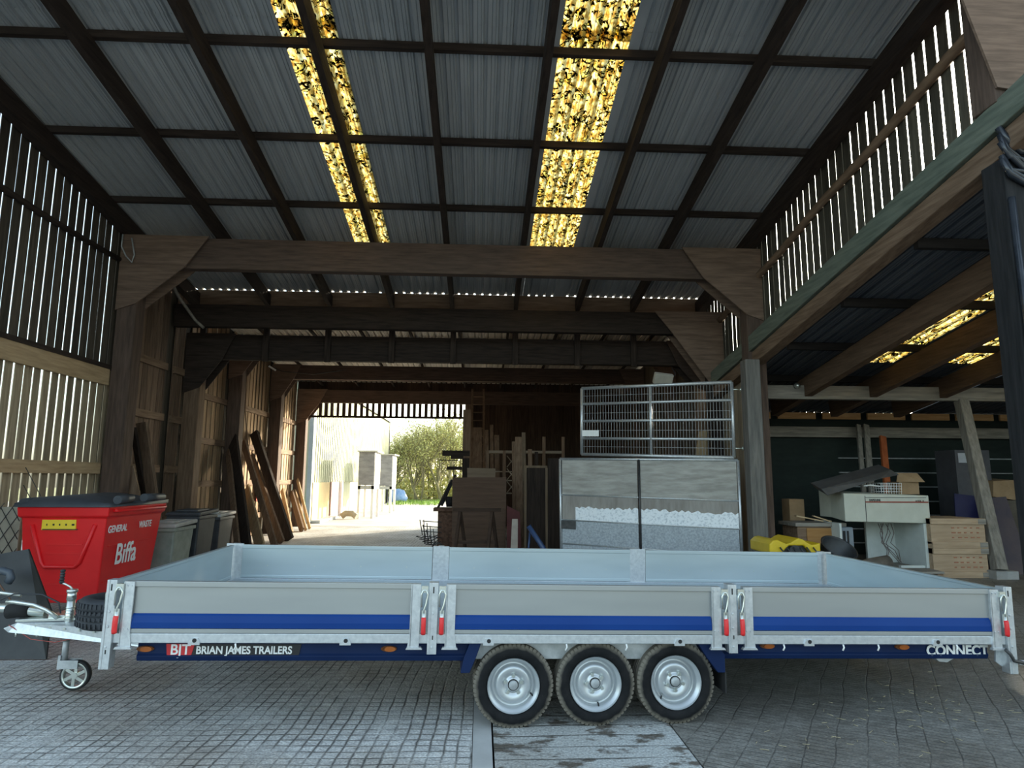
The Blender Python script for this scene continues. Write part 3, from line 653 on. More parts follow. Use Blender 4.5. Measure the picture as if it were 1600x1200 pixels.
# drawbar: two folded arms meeting at the coupling head
mb = MB()
for s in (-1, 1):
    ya, yb = Wd/2+s*.50, Wd/2+s*.07
    mb.prism([(.06, ya-.03, .455), (.06, ya-.03, .335), (-.55, (ya+2*yb)/3-.03, .335), (-1.20, yb-.03, .345), (-1.24, yb-.03, .375), (-1.14, yb-.03, .420), (-.55, (ya+2*yb)/3-.03, .445)], (0, .06, 0))
dbm = tpart(mb, 'drawbar', galv, bevel=.004)
tpart(MB().prism([(-1.16, Wd/2-.10, .42), (-.62, Wd/2-.16, .452), (-.62, Wd/2+.16, .452), (-1.16, Wd/2+.10, .42)], (0, 0, .02)).box((-.92, 1.04, .44), (-.60, 1.24, .475)), 'drawbar_plate', zinc, dbm, bevel=.003)
mb = MB()
for k in range(6): mb.cyl((-1.1+k*.13, Wd/2-.075-.05*k, .41), (-1.1+k*.13, Wd/2-.115-.05*k, .41), .009, 8)
for xx in (-1.14, -.99, -.87): mb.cyl((xx, Wd/2-.1, .35), (xx, Wd/2-.1, .315), .008, 8)
tpart(mb, 'bolts', zinc, dbm)
# coupling
mb = MB().tube([(-1.0, 1.15, .47), (-1.25, 1.15, .50), (-1.45, 1.15, .51)], .035, 14).tube([(-1.43, 1.15, .52), (-1.52, 1.15, .50), (-1.58, 1.15, .47)], .055, 14)
mb.tube([(-1.45, 1.15, .56), (-1.35, 1.15, .62), (-1.2, 1.15, .60)], .014, 8)
tpart(mb, 'coupling_head', zinc, dbm)
tpart(MB().tube([(-1.28, 1.15, .48), (-1.24, 1.15, .485), (-1.2, 1.15, .49), (-1.12, 1.15, .49)], .055, 14), 'rubber_gaiter', black, dbm)
tpart(MB().tube([(-.84, 1.02, .46), (-.93, 1.02, .52), (-1.02, 1.02, .555), (-1.16, 1.02, .575), (-1.22, 1.02, .575)], .016, 10), 'handbrake_lever', zinc, dbm)
tpart(MB().tube([(-.80, .98, .50), (-.82, .98, .58), (-.95, .98, .64), (-1.15, .98, .64), (-1.32, .98, .56), (-1.4, .98, .42)], .006, 6), 'brake_cable', blackp, dbm)
tpart(MB().tube([(-.55, .9, .36), (-.8, .95, .30), (-1.0, 1.0, .31), (-1.2, 1.05, .40)], .003, 5), 'breakaway_cable', mat('red_cable', (.4, .08, .07), (.45, .1, .08)), dbm)
# jockey wheel
jx, jy = -.745, 1.0
j = MB().cyl((jx, jy, .30), (jx, jy, .62), .028, 20).cyl((jx, jy, .60), (jx, jy, .66), .034, 20, .030).cyl((jx, jy, .655), (jx, jy, .675), .038, 16)
for k in range(5): j.cyl((jx, jy, .46+.02*k), (jx, jy, .467+.02*k), .031, 20)
jt = tpart(j, 'jockey_wheel', zinc)
tpart(MB().cyl((jx, jy, .13), (jx, jy, .34), .022, 16).box((jx-.03, jy-.03, .10), (jx-.012, jy+.03, .20)).box((jx-.03, jy-.032, .105), (jx+.115, jy-.026, .165)).box((jx-.03, jy+.026, .105), (jx+.115, jy+.032, .165)), 'fork', galv_dull, jt)
tpart(MB().lathe([(.085, -.022), (.105, -.022), (.108, 0), (.105, .022), (.085, .022)], (jx+.095, jy, .055), (0, 1, 0), 36, True), 'tyre', black, jt)
jr = MB().lathe([(.088, -.024), (.082, -.010), (.078, .010), (.088, .024)], (jx+.095, jy, .055), (0, 1, 0), 36).cyl((jx+.095, jy-.026, .055), (jx+.095, jy+.026, .055), .022, 16)
jr.lathe([(.092, -.023), (.080, -.025), (.078, -.018)], (jx+.095, jy, .055), (0, 1, 0), 36)
for k in range(6):
    a = k*PI/3+.2; jr.beam((jx+.095+.018*math.cos(a), jy-.014, .055+.018*math.sin(a)), (jx+.095+.084*math.cos(a+.25), jy-.014, .055+.084*math.sin(a+.25)), .008, .022, up=(math.sin(a), 0, -math.cos(a)))
tpart(jr, 'wheel_rim', zinc, jt)
tpart(MB().tube([(jx, jy, .675), (jx-.02, jy, .695), (jx-.06, jy, .715), (jx-.085, jy, .72)], .008, 8), 'crank', zinc, jt)
g = MB().cyl((jx-.085, jy, .715), (jx-.085, jy, .82), .013, 10)
for k in range(5): g.cyl((jx-.085, jy, .725+.02*k), (jx-.085, jy, .735+.02*k), .018, 10)
tpart(g, 'crank_grip', blackp, jt)
# spare wheel lying on the drawbar
sw = MB().lathe([(r, h) for r, h in tyre_prof(.26, .15, .19)], (0, 0, 0), (0, 0, 1), 48, True)
for k in range(48):
    a = 2*PI*k/48; c, s = math.cos(a), math.sin(a); t = V((-s, c, 0))*.008
    for za, zb_ in ((.012, .045), (.062, .085), (.105, .128), (.145, .178)):
        o_ = V((-s, c, 0))*(.009 if int(za*100) % 2 else 0)
        sw.prism([V((c*.25, s*.25, za))-t+o_, V((c*.266, s*.266, za))-t+o_, V((c*.266, s*.266, zb_))-t+o_, V((c*.25, s*.25, zb_))-t+o_], t*2)
swo = sw.build('spare_wheel', mat('spare_tyre', (.020, .023, .028), (.038, .042, .05), rough=.65, scale=(9, 9, 9)), TR)
swo.location = (-.33, .86, .458)
o = MB().lathe([(.158, .02), (.145, .04), (.10, .09), (0, .09)], (0, 0, 0), (0, 0, 1), 32).build('rim', galv_dull, swo)

# ------------------------------------------------------------------ red 1100 litre bin
BY0 = 7.75
bx0, bx1 = at(24, 880, Y=BY0).x, at(160, 880, Y=BY0).x
bzt = zat(100, 792, BY0)
BIN = thing('waste_bin', 'large red four wheeled waste bin with a dark lid beside the left wall', 'bin')
redm = mat('bin_red', (.66, .006, .010), (.75, .012, .014), rough=.38, scale=(2, 2, 2), detail=4)
yb1 = BY0+1.28; tp = .07
def ringb(x0, x1, y0, y1, z): return [(x0, y0, z), (x1, y0, z), (x1, y1, z), (x0, y1, z)]
lv = [ringb(bx0+.07, bx1-.07, BY0+.07, yb1-.07, .18), ringb(bx0+.01, bx1-.0, BY0, yb1+.02, bzt-.12), ringb(bx0-.02, bx1+.03, BY0-.03, yb1+.05, bzt-.11), ringb(bx0-.03, bx1+.04, BY0-.04, yb1+.06, bzt)]
mb = MB(); mb.add([p for r in lv for p in r], [(0, 3, 2, 1), (12, 13, 14, 15)]+[(4*k+i, 4*k+(i+1) % 4, 4*k+4+(i+1) % 4, 4*k+4+i) for k in range(3) for i in range(4)])
bbody = mb.build('body', redm, BIN, bevel=.02)
def fy(z): return BY0+.07*(1-(z-.18)/(bzt-.30))           # front face
def fx(z): return bx1-.07*(1-(z-.18)/(bzt-.30))           # right face
rib = MB()
rib.tube([(bx0+.14, fy(bzt-.2)-.012, bzt-.2), (bx0+.26, fy(bzt-.62)-.012, bzt-.62), (bx0+.30, fy(bzt-.67)-.012, bzt-.67), (bx1-.32, fy(bzt-.67)-.012, bzt-.67), (bx1-.27, fy(bzt-.62)-.012, bzt-.62), (bx1-.12, fy(bzt-.2)-.012, bzt-.2)], .022, 10)
for dz in (.42, .52, .86, .98):
    rib.box((bx0+.30, fy(bzt-dz)-.008, bzt-dz-.006), (bx1-.25, fy(bzt-dz)+.02, bzt-dz+.006))
rib.box((fx(bzt-.45)-.02, BY0+.12, bzt-.46), (fx(bzt-.45)+.008, yb1-.12, bzt-.445)); rib.box((fx(bzt-.85)-.02, BY0+.12, bzt-.86), (fx(bzt-.85)+.008, yb1-.12, bzt-.845))
rib.build('pressed_ribs', redm, BIN)
# lid
lid = MB(); n = 10; vsl = []
for i in range(n+1):
    t = i/n; x = bx0-.05+t*(bx1-bx0+.10)
    h = bzt+.02+.11*math.sin(PI*min(1, max(0, (t*.9+.1)))**.8)*.9
    vsl += [(x, BY0-.06, bzt+.0), (x, BY0-.05, bzt+.045), (x, BY0+.12, h), (x, yb1-.12, h+.02), (x, yb1+.07, bzt+.045), (x, yb1+.07, bzt)]
lid.add(vsl, [(i*6+k, i*6+k+1, (i+1)*6+k+1, (i+1)*6+k) for i in range(n) for k in range(5)]+[(0, 1, 2, 3, 4, 5), tuple(n*6+k for k in range(6))[::-1], ], True)
lid.tube([(bx1+.02, BY0+.15, bzt+.075), (bx1+.02, BY0+.45, bzt+.085)], .05, 12).tube([(bx1+.02, BY0+.75, bzt+.085), (bx1+.02, yb1-.05, bzt+.08)], .05, 12).tube([(bx0+.02, BY0-.02, bzt+.05), (bx0+.02, BY0+.3, bzt+.06)], .045, 12)
lid.build('lid', mat('lid_grey', (.030, .036, .045), (.048, .055, .066), rough=.5, scale=(5, 5, 5)), BIN)
lb = MB().box((at(66, 820, Y=BY0).x, BY0-.008, zat(66, 828, BY0)), (at(119, 820, Y=BY0).x, BY0+.03, zat(66, 812, BY0))).build('label_plate', mat('label_yellow', (.75, .52, .02), (.8, .58, .03), rough=.5), BIN, label='yellow rectangular sticker with faint dark marks')
mk = MB(); lx0 = at(66, 820, Y=BY0).x; lz = zat(66, 820, BY0)
for k, w in enumerate((.012, .02, .014, .016, .03)): mk.box((lx0+.05+k*.07, BY0-.010, lz-.008), (lx0+.05+k*.07+w, BY0-.008, lz+.012))
mk.box((lx0+.01, BY0-.010, lz-.055), (lx0+.40, BY0-.008, lz-.045)); mk.build('marks', black, lb)
def sidetext(s, size, px, py, bold, sx, nm='lettering', shear=0):
    p = at(px, py, X=bx1+.02); z = p.z; text(s, size, white, (fx(z)+.014, p.y, z), (0, 1, 0), (.07/(bzt-.30), 0, 1), nm, BIN, bold=bold, sx=sx, shear=shear)
p1, p2 = at(171, 832, X=bx1), at(199, 832, X=bx1); q1, q2 = at(219, 824, X=bx1), at(237, 824, X=bx1)
sidetext('GENERAL', .115, 171, 833, .002, (p2.y-p1.y)/.47, 'lettering')
sidetext('WASTE', .115, 219, 824.5, .002, (q2.y-q1.y)/.36, 'lettering')
r1, r2 = at(185, 880, X=bx1), at(219, 880, X=bx1)
sidetext('Biffa', .34, 184, 882, .005, (r2.y-r1.y)/.62, 'emblem')
cs = MB()
for x in (bx0+.15, bx1-.15):
    for y in (BY0+.15, yb1-.15):
        cs.cyl((x-.025, y, .1), (x+.025, y, .1), .1, 20); cs.box((x-.04, y-.03, .1), (x+.04, y+.03, .19))
cs.build('castors', blackp, BIN)
hd = MB().tube([(bx1+.05, BY0+.05, bzt-.04), (bx1+.07, BY0+.1, bzt-.05), (bx1+.07, yb1-.05, bzt-.05), (bx1+.05, yb1, bzt-.04)], .018, 8); hd.build('handle', redm, BIN)
recentre(BIN)

# ------------------------------------------------------------------ wheelie bins
def wheelie(label, px0, px1, pyt, Y, bm, lm, rz=0):
    x0, x1 = at(px0, pyt, Y=Y).x, at(px1, pyt, Y=Y).x; zt = zat((px0+px1)/2, pyt, Y); d = .62
    t = thing('wheelie_bin', label, 'bin', 'wheelie bins beside the red bin')
    lo = ringb(x0+.07, x1-.07, Y+.05, Y+d-.07, .03); hi = ringb(x0+.02, x1-.02, Y, Y+d, zt-.10)
    MB().add(lo+hi, [(0, 3, 2, 1), (4, 5, 6, 7)]+[(i, (i+1) % 4, 4+(i+1) % 4, 4+i) for i in range(4)]).build('body', bm, t, bevel=.02)
    MB().box((x0, Y-.03, zt-.12), (x1, Y+d+.02, zt-.07)).build('rim', bm, t, bevel=.01)
    MB().prism([(x0-.01, Y-.04, zt-.07), (x1+.01, Y-.04, zt-.07), (x1+.01, Y+d+.04, zt-.04), (x0-.01, Y+d+.04, zt-.04)], (0, 0, .055)).box((x0+.08, Y+.08, zt-.02), (x1-.08, Y+d-.1, zt+.02)).build('lid', lm, t, bevel=.015)
    MB().cyl((x0+.03, Y+d-.02, .1), (x0+.08, Y+d-.02, .1), .1, 20).cyl((x1-.08, Y+d-.02, .1), (x1-.03, Y+d-.02, .1), .1, 20).build('wheels', black, t)
    return recentre(t)
bgrey = mat('bin_grey', (.17, .19, .16), (.26, .28, .24), rough=.6, scale=(5, 5, 5)); blid = mat('bin_lid_pale', (.30, .29, .27), (.42, .41, .38), rough=.6)
wheelie('small dull green wheelie bin with a pale lid next to the red bin', 226, 276, 817, 9.3, bgrey, blid)
wheelie('black wheelie bin with a dark lid, middle one behind the trailer corner', 262, 314, 799, 10.0, blackp, blackp)
wheelie('black wheelie bin with pale lid, furthest from the red bin', 312, 346, 802, 11.5, blackp, blid)

# ------------------------------------------------------------------ planks leaning on the left wall
def plank(label, bx_, by_, tx_, ty_, w, th, m, Yb=None, Yt=None, group='planks leaning on the left wall', name='plank', xt=None):
    """foot and top given by pixel, foot on the floor, top against the wall at depth Yt"""
    f = at(bx_, by_, Y=Yb); f = V((f.x, f.y, th/2+.0)) if True else f
    tpt = at(tx_, ty_, X=xt)
    mb = MB(); mb.beam(f, tpt, w, th, up=(.45, 1, .1))
    o = mb.build(name, m, None, bevel=.004); return tag(o, label, 'plank', group)
xw = WL+.14
pw = dict(xt=xw)
plank('wide dark board leaning on the wall between the first two left posts', 262, 782, 222, 660, .24, .06, brown('z'), Yb=12.2, Yt=None, xt=WL+.2)
plank('narrow board leaning behind the wide dark one at the left wall', 250, 790, 208, 668, .12, .05, dark('z'), Yb=12.6, xt=WL+.12)
plank('tall thin pale plank standing furthest left of the leaning timber', 373, 850, 356, 700, .16, .05, brown('z'), Yb=14.1, xt=xw)
plank('thick black board leaning beside the tall pale plank', 386, 850, 362, 670, .30, .07, dark('z'), Yb=14.4, xt=xw)
plank('dark plank leaning with a ragged bark edge', 430, 848, 380, 690, .18, .05, brown('z'), Yb=15.4, xt=xw)
plank('pale sawn plank leaning low among dark boards', 408, 850, 384, 765, .34, .05, pale('z'), Yb=15.0, xt=xw+.25)
plank('long dark board, tallest of the leaning timber in the third bay', 452, 846, 397, 676, .26, .08, dark('z'), Yb=17.0, xt=xw)
plank('long brown board leaning behind the tallest dark one', 440, 848, 392, 712, .2, .06, brown('z'), Yb=16.4, xt=xw)
plank('short sunlit board leaning before the far left post', 455, 838, 441, 765, .16, .05, pale('z'), Yb=19.0, xt=xw)
plank('red brown board leaning by the far left post', 472, 834, 455, 770, .22, .05, brown('z'), Yb=19.9, xt=xw)
plank('thin sunlit batten leaning last before the far opening', 484, 828, 463, 742, .10, .04, pale('z'), Yb=20.9, xt=xw)
plank('sunlit board leaning second before the far opening', 478, 831, 460, 766, .12, .04, pale('z'), Yb=20.3, xt=xw)
# dark triangle panel behind the bin, mesh panel at far left
o = MB().prism([at(183, 775, Y=11.4), at(200, 728, Y=11.4), at(208, 728, Y=11.4), at(222, 790, Y=11.4), V((at(222, 790, Y=11.4).x, 11.4, 0)), V((at(183, 775, Y=11.4).x, 11.4, 0))], (0, .03, 0)).build('board', brown('z'))
tag(o, 'pointed brown board standing behind the red bin by the first left post', 'board')
t = thing('wire_hurdle', 'pale panel with diagonal wires at the left edge behind the red bin', 'panel')
pa, pb = at(-70, 790, Y=8.6), at(34, 792, Y=8.6)
MB().box((pa.x, 8.6, .02), (pb.x, 8.62, pb.z)).build('board', mat('pale_board', (.34, .31, .24), (.45, .42, .34)), t)
mw = MB()
for k in range(9):
    x = pa.x+k*.14; mw.tube([(x, 8.59, .3), (min(x+.6, pb.x), 8.59, .3+(min(x+.6, pb.x)-x)*1.6)], .005, 5); mw.tube([(x, 8.588, pb.z), (min(x+.6, pb.x), 8.588, pb.z-(min(x+.6, pb.x)-x)*1.6)], .005, 5)
mw.build('wires', steel, t); recentre(t)
# black steel panel and arm behind the coupling
t = thing('steel_guard', 'black dented steel panel leaning behind the trailer coupling', 'panel')
Yp = 6.2
MB().prism([at(-40, 872, Y=Yp+.25), at(44, 858, Y=Yp+.25), at(80, 955, Y=Yp), (at(82, 985, Y=Yp).x, Yp-.05, .01), (at(-40, 985, Y=Yp).x, Yp-.05, .01)], (0, .02, 0)).build('plate', mat('black_steel', (.006, .007, .008), (.018, .019, .020), rough=.45, scale=(6, 6, 6)), t)
MB().tube([at(-30, 893, Y=Yp-.05), at(5, 892, Y=Yp-.05), at(15, 895, Y=Yp-.05), at(17, 903, Y=Yp-.05), at(12, 910, Y=Yp-.05)], .035, 12).build('hook', mat('slate_paint', (.05, .065, .085), (.07, .085, .105), rough=.4), t)
MB().tube([at(-10, 900, Y=Yp-.06), at(24, 948, Y=Yp-.1)], .007, 6).build('rod', rust, t)
recentre(t)
t = thing('floor_timber', 'long rough timber lying on the floor left of the coupling', 'timber')
MB().beam((at(-60, 1004, Z=.04).x, at(-60, 1004, Z=.04).y, .045), (at(75, 986, Z=.04).x, at(75, 986, Z=.04).y, .045), .12, .09).build('beam', brown('x'), t); recentre(t)
rg = MB()
for k in range(14):
    a = at(random.uniform(335, 366), 836, Y=11.0); s = random.uniform(.05, .11)
    rg.lathe([(0, -s), (s*.8, -s*.5), (s, 0), (s*.7, s*.5), (0, s*.8)], (a.x, 11.0+random.uniform(0, 1.2), s+random.uniform(0, .25)), (random.uniform(-1, 1), random.uniform(-1, 1), 1), 7)
tag(rg.build('rubble', mat('rubble_grey', (.06, .06, .055), (.2, .19, .17), rough=.9)), 'low heap of grey rubble beside the wheelie bins', 'rubble', kind='stuff')

# ------------------------------------------------------------------ gates on the right
def quadpt(c, u, v):   # c: bl, br, tr, tl
    return (c[0]*(1-u)+c[1]*u)*(1-v)+(c[3]*(1-u)+c[2]*u)*v
YR_, YL_ = 10.95, 12.2
xr_ = at(1150, 700, Y=YR_).x
# upper gate
c = [at(909, 710, Y=YL_), at(1147, 715, Y=YR_), at(1143, 597, Y=YR_), at(909, 607, Y=YL_)]
t = thing('mesh_gate', 'galvanised farm gate with wire mesh hung high above the sheeted gate', 'gate')
fr = MB(); cc = c+[c[0]]
for i in range(4): fr.tube([cc[i], cc[i+1]], .030, 12)
for v_ in (.24, .5, .76): fr.tube([quadpt(c, 0, v_), quadpt(c, 1, v_)], .024, 10)
fr.tube([quadpt(c, .48, 0), quadpt(c, .48, 1)], .028, 10)
fr.build('gate_frame', galv, t)
ms = MB()
for k in range(1, 52): ms.tube([quadpt(c, k/52, 0), quadpt(c, k/52, 1)], .0042, 5)
for v_ in (.12, .36, .62, .88): ms.tube([quadpt(c, 0, v_), quadpt(c, 1, v_)], .0042, 5)
ms.build('wire_mesh', galv_dull, t)
sn = [quadpt(c, .0, .27), quadpt(c, .12, .27), quadpt(c, .12, .36), quadpt(c, .0, .36)]
MB().prism([p-V((0, .035, 0)) for p in sn], (0, .008, 0)).build('sign_plate', white, t)
for v_ in (.12, .9):
    p = quadpt(c, 1, v_); MB().tube([p, p+V((.16, -.02, 0))], .010, 8).cyl(p+V((.15, -.02, -.03)), p+V((.15, -.02, .03)), .016, 10).build('hinge_pin', zinc, t)
recentre(t)
# lower gate
c = [at(877, 870, Y=YL_), at(1157, 900, Y=YR_), at(1153, 719, Y=YR_), at(875, 717, Y=YL_)]
def lowz(p): return V((p.x, p.y, max(p.z, .04)))
c[0] = V((c[0].x, c[0].y, .06)); c[1] = V((c[3-1].x, c[2].y, .05))
t = thing('sheeted_gate', 'large galvanised gate filled with pale boards and metal sheets', 'gate')
fr = MB(); cc = c+[c[0]]
for i in range(4): fr.tube([cc[i], cc[i+1]], .024, 12)
def gz(px, py, Y): return at(px, py, Y=Y)
zl_, zr_ = [], []
rowsL = [gz(876, y, YL_).z for y in (773, 812, 849)]; rowsR = [gz(1153, y, YR_).z for y in (783, 827, 868)]
def gp(u, zl0, zr0, off=0): p = quadpt(c, u, .5); return V((p.x, p.y+off, zl0*(1-u)+zr0*u))
for a, b in zip(rowsL, rowsR): fr.tube([gp(0, a, b), gp(1, a, b)], .014, 8)
fr.build('gate_frame', galv, t)
MB().tube([gp(.463, c[0].z, c[1].z, -.02), gp(.463, c[3].z, c[2].z, -.02)], .022, 10).build('centre_bar', steel, t)
upm = mat('gate_board', (.27, .26, .235), (.44, .43, .40), rough=.75, scale=(2.5, 2.5, 14), detail=9, fac=(.35, .68))
mid = mat('gate_stained', (.22, .20, .18), (.33, .31, .285), rough=.8, scale=(9, 9, 1.5), detail=7)
gsh = mat('gate_galv', (.27, .30, .33), (.42, .46, .50), rough=.5, metal=.35, scale=(30, 30, 30), detail=4)
wht = mat('gate_white', (.50, .56, .62), (.88, .92, .96), rough=.8, scale=(26, 26, 26), detail=6, fac=(.3, .5))
LZ = [c[3].z-.02]+rowsL+[c[0].z+.02]; RZ = [c[2].z-.02]+rowsR+[c[1].z+.02]
for i, m in enumerate((upm, mid, gsh, gsh)):
    for u0, u1 in ((.01, .455), (.47, .99)):
        q = [gp(u0, LZ[i+1], RZ[i+1]), gp(u1, LZ[i+1], RZ[i+1]), gp(u1, LZ[i], RZ[i]), gp(u0, LZ[i], RZ[i])]
        MB().prism(q, (.002, .014, 0)).build('infill_panel', m, t)
# flaking white strip, ragged upper edge
ws = MB()
for u0, u1 in ((.09, .455), (.47, .99)):
    n = 30; up_ = []; lo_ = []
    for k in range(n+1):
        u = u0+(u1-u0)*k/n; p = gp(u, LZ[2]+.01, RZ[2]+.01, -.006); hgt = (LZ[1]-LZ[2])*(1-u)+(RZ[1]-RZ[2])*u
        lo_.append(p); up_.append(p+V((0, 0, hgt*(.52+random.uniform(-.06, .06)))))
    ws.prism(lo_+up_[::-1], (0, .004, 0))
ws.build('white_strip', wht, t)
q = [gp(.0, LZ[2]-.16, RZ[2]-.16, -.02), gp(.09, LZ[2]-.16, RZ[2]-.16, -.02), gp(.09, LZ[2]-.01, RZ[2]-.01, -.02), gp(.0, LZ[2]-.01, RZ[2]-.01, -.02)]
MB().prism(q, (0, .012, 0)).build('latch_plate', steel, t)
recentre(t)
# floodlight above
t = thing('floodlight', 'pale rectangular floodlight hanging above the mesh gate', 'lamp')
p = at(1036, 592, Y=13.3)
M_ = Matrix.Translation(p) @ Matrix.Rotation(.5, 4, 'X') @ Matrix.Rotation(.12, 4, 'Y')
MB().box((-.2, -.06, -.12), (.2, .06, .12), M_).build('housing', mat('lamp_shell', (.45, .42, .36), (.55, .52, .45)), t, bevel=.02)
MB().tube([p+V((.18, 0, 0)), p+V((.3, .1, .12)), p+V((.28, .3, .3))], .012, 8).build('bracket', steel, t); recentre(t)
# light brown board behind the mesh gate
tag(MB().prism([V((at(1078, 716, Y=13.4).x-.25, 13.4, 0)), V((at(1112, 716, Y=13.4).x-.25, 13.4, 0)), at(1120, 670, Y=13.4), at(1092, 674, Y=13.4)], (0, .02, 0)).build('board', pale('z')), 'pale board showing behind the mesh gate near its hinge side', 'board')
tag(MB().prism([V((at(1060, 716, Y=13.6).x, 13.6, 0)), V((at(1120, 716, Y=13.6).x, 13.6, 0)), at(1130, 716, Y=13.6), at(1078, 716, Y=13.6)], (0, .03, 0)).build('board', brown('z')), 'brown board propped behind the sheeted gate', 'board')
# hinge post in the front: grey post right of the gate
tag(MB().box((at(1166, 700, Y=10.85).x, 10.72, 0), (at(1189, 700, Y=10.85).x, 10.96, zl(10.8)-.05)).build('hinge_post', wood('grey_post', (.09, .088, .082), (.19, .18, .165), 'z', island=0), bevel=.012), 'grey square post that the two gates hang beside', 'post')
t = thing('bulkhead_lamp', 'small round clear lamp on the lean-to cross beam near the post', 'lamp', 'lamps on the cross beam')
p = at(1245, 603, Y=11.48); MB().lathe([(0, -.07), (.035, -.06), (.05, -.02), (.05, 0)], p, (0, 1, 0), 16).build('globe', zinc, t); MB().cyl(p, p+V((0, .02, 0)), .055, 16).build('base', steel, t); recentre(t)
p2 = at(1283, 604, Y=11.48); t2 = dup(t, t.location+V((p2.x-p.x, 0, p2.z-p.z)), label='small round clear lamp on the cross beam, further from the post')
# post wrapped in black plastic at right edge
t = thing('wrapped_post', 'dark post with crumpled black plastic at the right edge of the view', 'post')
x0 = at(1583, 400, Y=5.32).x
MB().box((x0, 5.32, .0), (x0+.32, 5.58, zb0-SL*5.6+.0)).build('post', wood('black_post', (.010, .011, .012), (.028, .028, .030), 'z', island=0), t, bevel=.01)
mb = MB(); zt_ = zat(1590, 220, 5.4); zb_ = zat(1590, 285, 5.4)
for k in range(9):
    zz = zb_+(zt_-zb_)*random.random(); mb.tube([(x0-.03+.02*random.random(), 5.30, zz+.15), (x0+.05*random.random(), 5.28, zz), (x0+.15, 5.29, zz-.15*random.random()), (x0+.3, 5.30, zz-.25*random.random())], .022+.01*random.random(), 6)
mb.build('plastic_wrap', mat('shiny_plastic', (.012, .015, .02), (.035, .04, .05), rough=.15), t)
MB().tube([(x0+.02, 5.29, zb_-.2), (x0+.03, 5.28, 2.2), (x0+.03, 5.28, .03)], .03, 8).build('drain_pipe', mat('shiny_plastic', (0, 0, 0)), t)
recentre(t)

st = MB()
for k in range(90):
    p = at(random.gauss(1430, 90), random.gauss(1100, 18), Z=0) if k < 60 else at(random.uniform(1180, 1560), random.uniform(1090, 1190), Z=0); a = random.random()*PI; L_ = random.uniform(.02, .06)
    st.tube([(p.x, p.y, .003), (p.x+L_*math.cos(a), p.y+L_*math.sin(a), .004)], .0016, 4)
tag(st.build('straw', mat('straw', (.42, .36, .22), (.55, .48, .32))), 'scattered short straw on the floor below the trailer tail', 'straw', kind='stuff')
# ------------------------------------------------------------------ things in the lean-to
# plate maker on a stand
t = thing('plate_processor', 'cream office machine with a red stripe on a white metal stand', 'machine')
cr = mat('cream_plastic', (.46, .47, .40), (.52, .53, .46), rough=.5); Ym = 10.9
def q_(px, py, Y=Ym): return at(px, py, Y=Y)
zt_, zb_ = zat(1400, 774, Ym), zat(1400, 817, Ym)
A = q_(1283, 800, Ym+.9).x; B_ = q_(1320, 800).x; D_ = q_(1453, 800).x
body = MB().prism([(A, Ym+.55, zb_+.06), (B_, Ym, zb_+.02), (D_, Ym, zb_-.01), (D_, Ym+.95, zb_-.01), (A, Ym+.95, zb_+.06)], (0, 0, zt_-zb_+.01)).build('housing', cr, t, bevel=.012)
xs_ = q_(1353, 800).x
MB().box((xs_, Ym-.012, zat(1400, 785.5, Ym)), (D_-.02, Ym, zat(1400, 783.5, Ym))).build('stripe', mat('stripe_red', (.25, .05, .03), (.3, .06, .04)), body)
MB().box((xs_-.004, Ym-.008, zb_), (xs_+.004, Ym, zt_-.01)).box((xs_, Ym-.006, zat(1400, 777.5, Ym)-.004), (D_-.05, Ym, zat(1400, 777.5, Ym)+.004)).build('panel_gap', steel, body)
text('RAPIDLINE', .052, steel, (q_(1358, 784).x, Ym-.008, zat(1358, 783, Ym)), (1, 0, 0), (0, 0, 1), 'lettering', body, bold=.001, sx=.8)
text('AGFA  9', .052, steel, (q_(1430, 786).x, Ym-.008, zat(1430, 784.8, Ym)), (1, 0, 0), (0, 0, 1), 'lettering', body, bold=.001, sx=.8)
st_ = mat('stand_white', (.50, .54, .52), (.58, .62, .60), rough=.5); xl1, xl2 = q_(1318, 850).x, q_(1450, 850).x
MB().box((xl1-.04, Ym+.02, .14), (xl1, Ym+.85, zb_-.01)).build('side_panel', st_, t, bevel=.006); MB().box((xl2-.05, Ym, .14), (xl2, Ym+.85, zb_-.01)).build('side_panel', st_, t, bevel=.006); MB().box((xl1, Ym+.80, .3), (xl1+.25, Ym+.85, zb_-.01)).build('back_panel', st_, t); MB().box((q_(1398, 850).x, Ym+.8, .14), (xl2-.05, Ym+.85, zb_-.01)).build('back_panel', st_, t); MB().box((q_(1410, 870).x, Ym+.05, .14), (xl2-.05, Ym+.12, .18)).build('foot_rail', st_, t)
mb = MB()
for k in range(6):
    a = q_(1372+4*k, 818, Ym+.4); b = q_(1385+random.uniform(-8, 14), 848, Ym+.35); d = q_(1395+random.uniform(-15, 15), 872, Ym+.3)
    mb.tube([a, (a+b)/2+V((random.uniform(-.1, .1), 0, 0)), b, (b+d)/2+V((random.uniform(-.05, .08), 0, 0)), V((d.x, d.y, .2))], .007, 5)
mb.build('cables', mat('cable_grey', (.10, .085, .08), (.16, .13, .12)), t)
recentre(t)
t = thing('pallet', 'wooden pallet under the cream machine and its stand', 'pallet')
px0, px1 = q_(1300, 880).x, q_(1478, 880, 10.5).x
MB().box((px0, 10.55, .10), (px1, 11.9, .135)).build('top_boards', grey('x'), t)
mb = MB()
for x in (px0, (px0+px1)/2-.05, px1-.1):
    for y in (10.58, 11.15, 11.75): mb.box((x, y, 0), (x+.1, y+.12, .10))
mb.build('blocks', brown('x'), t); recentre(t)
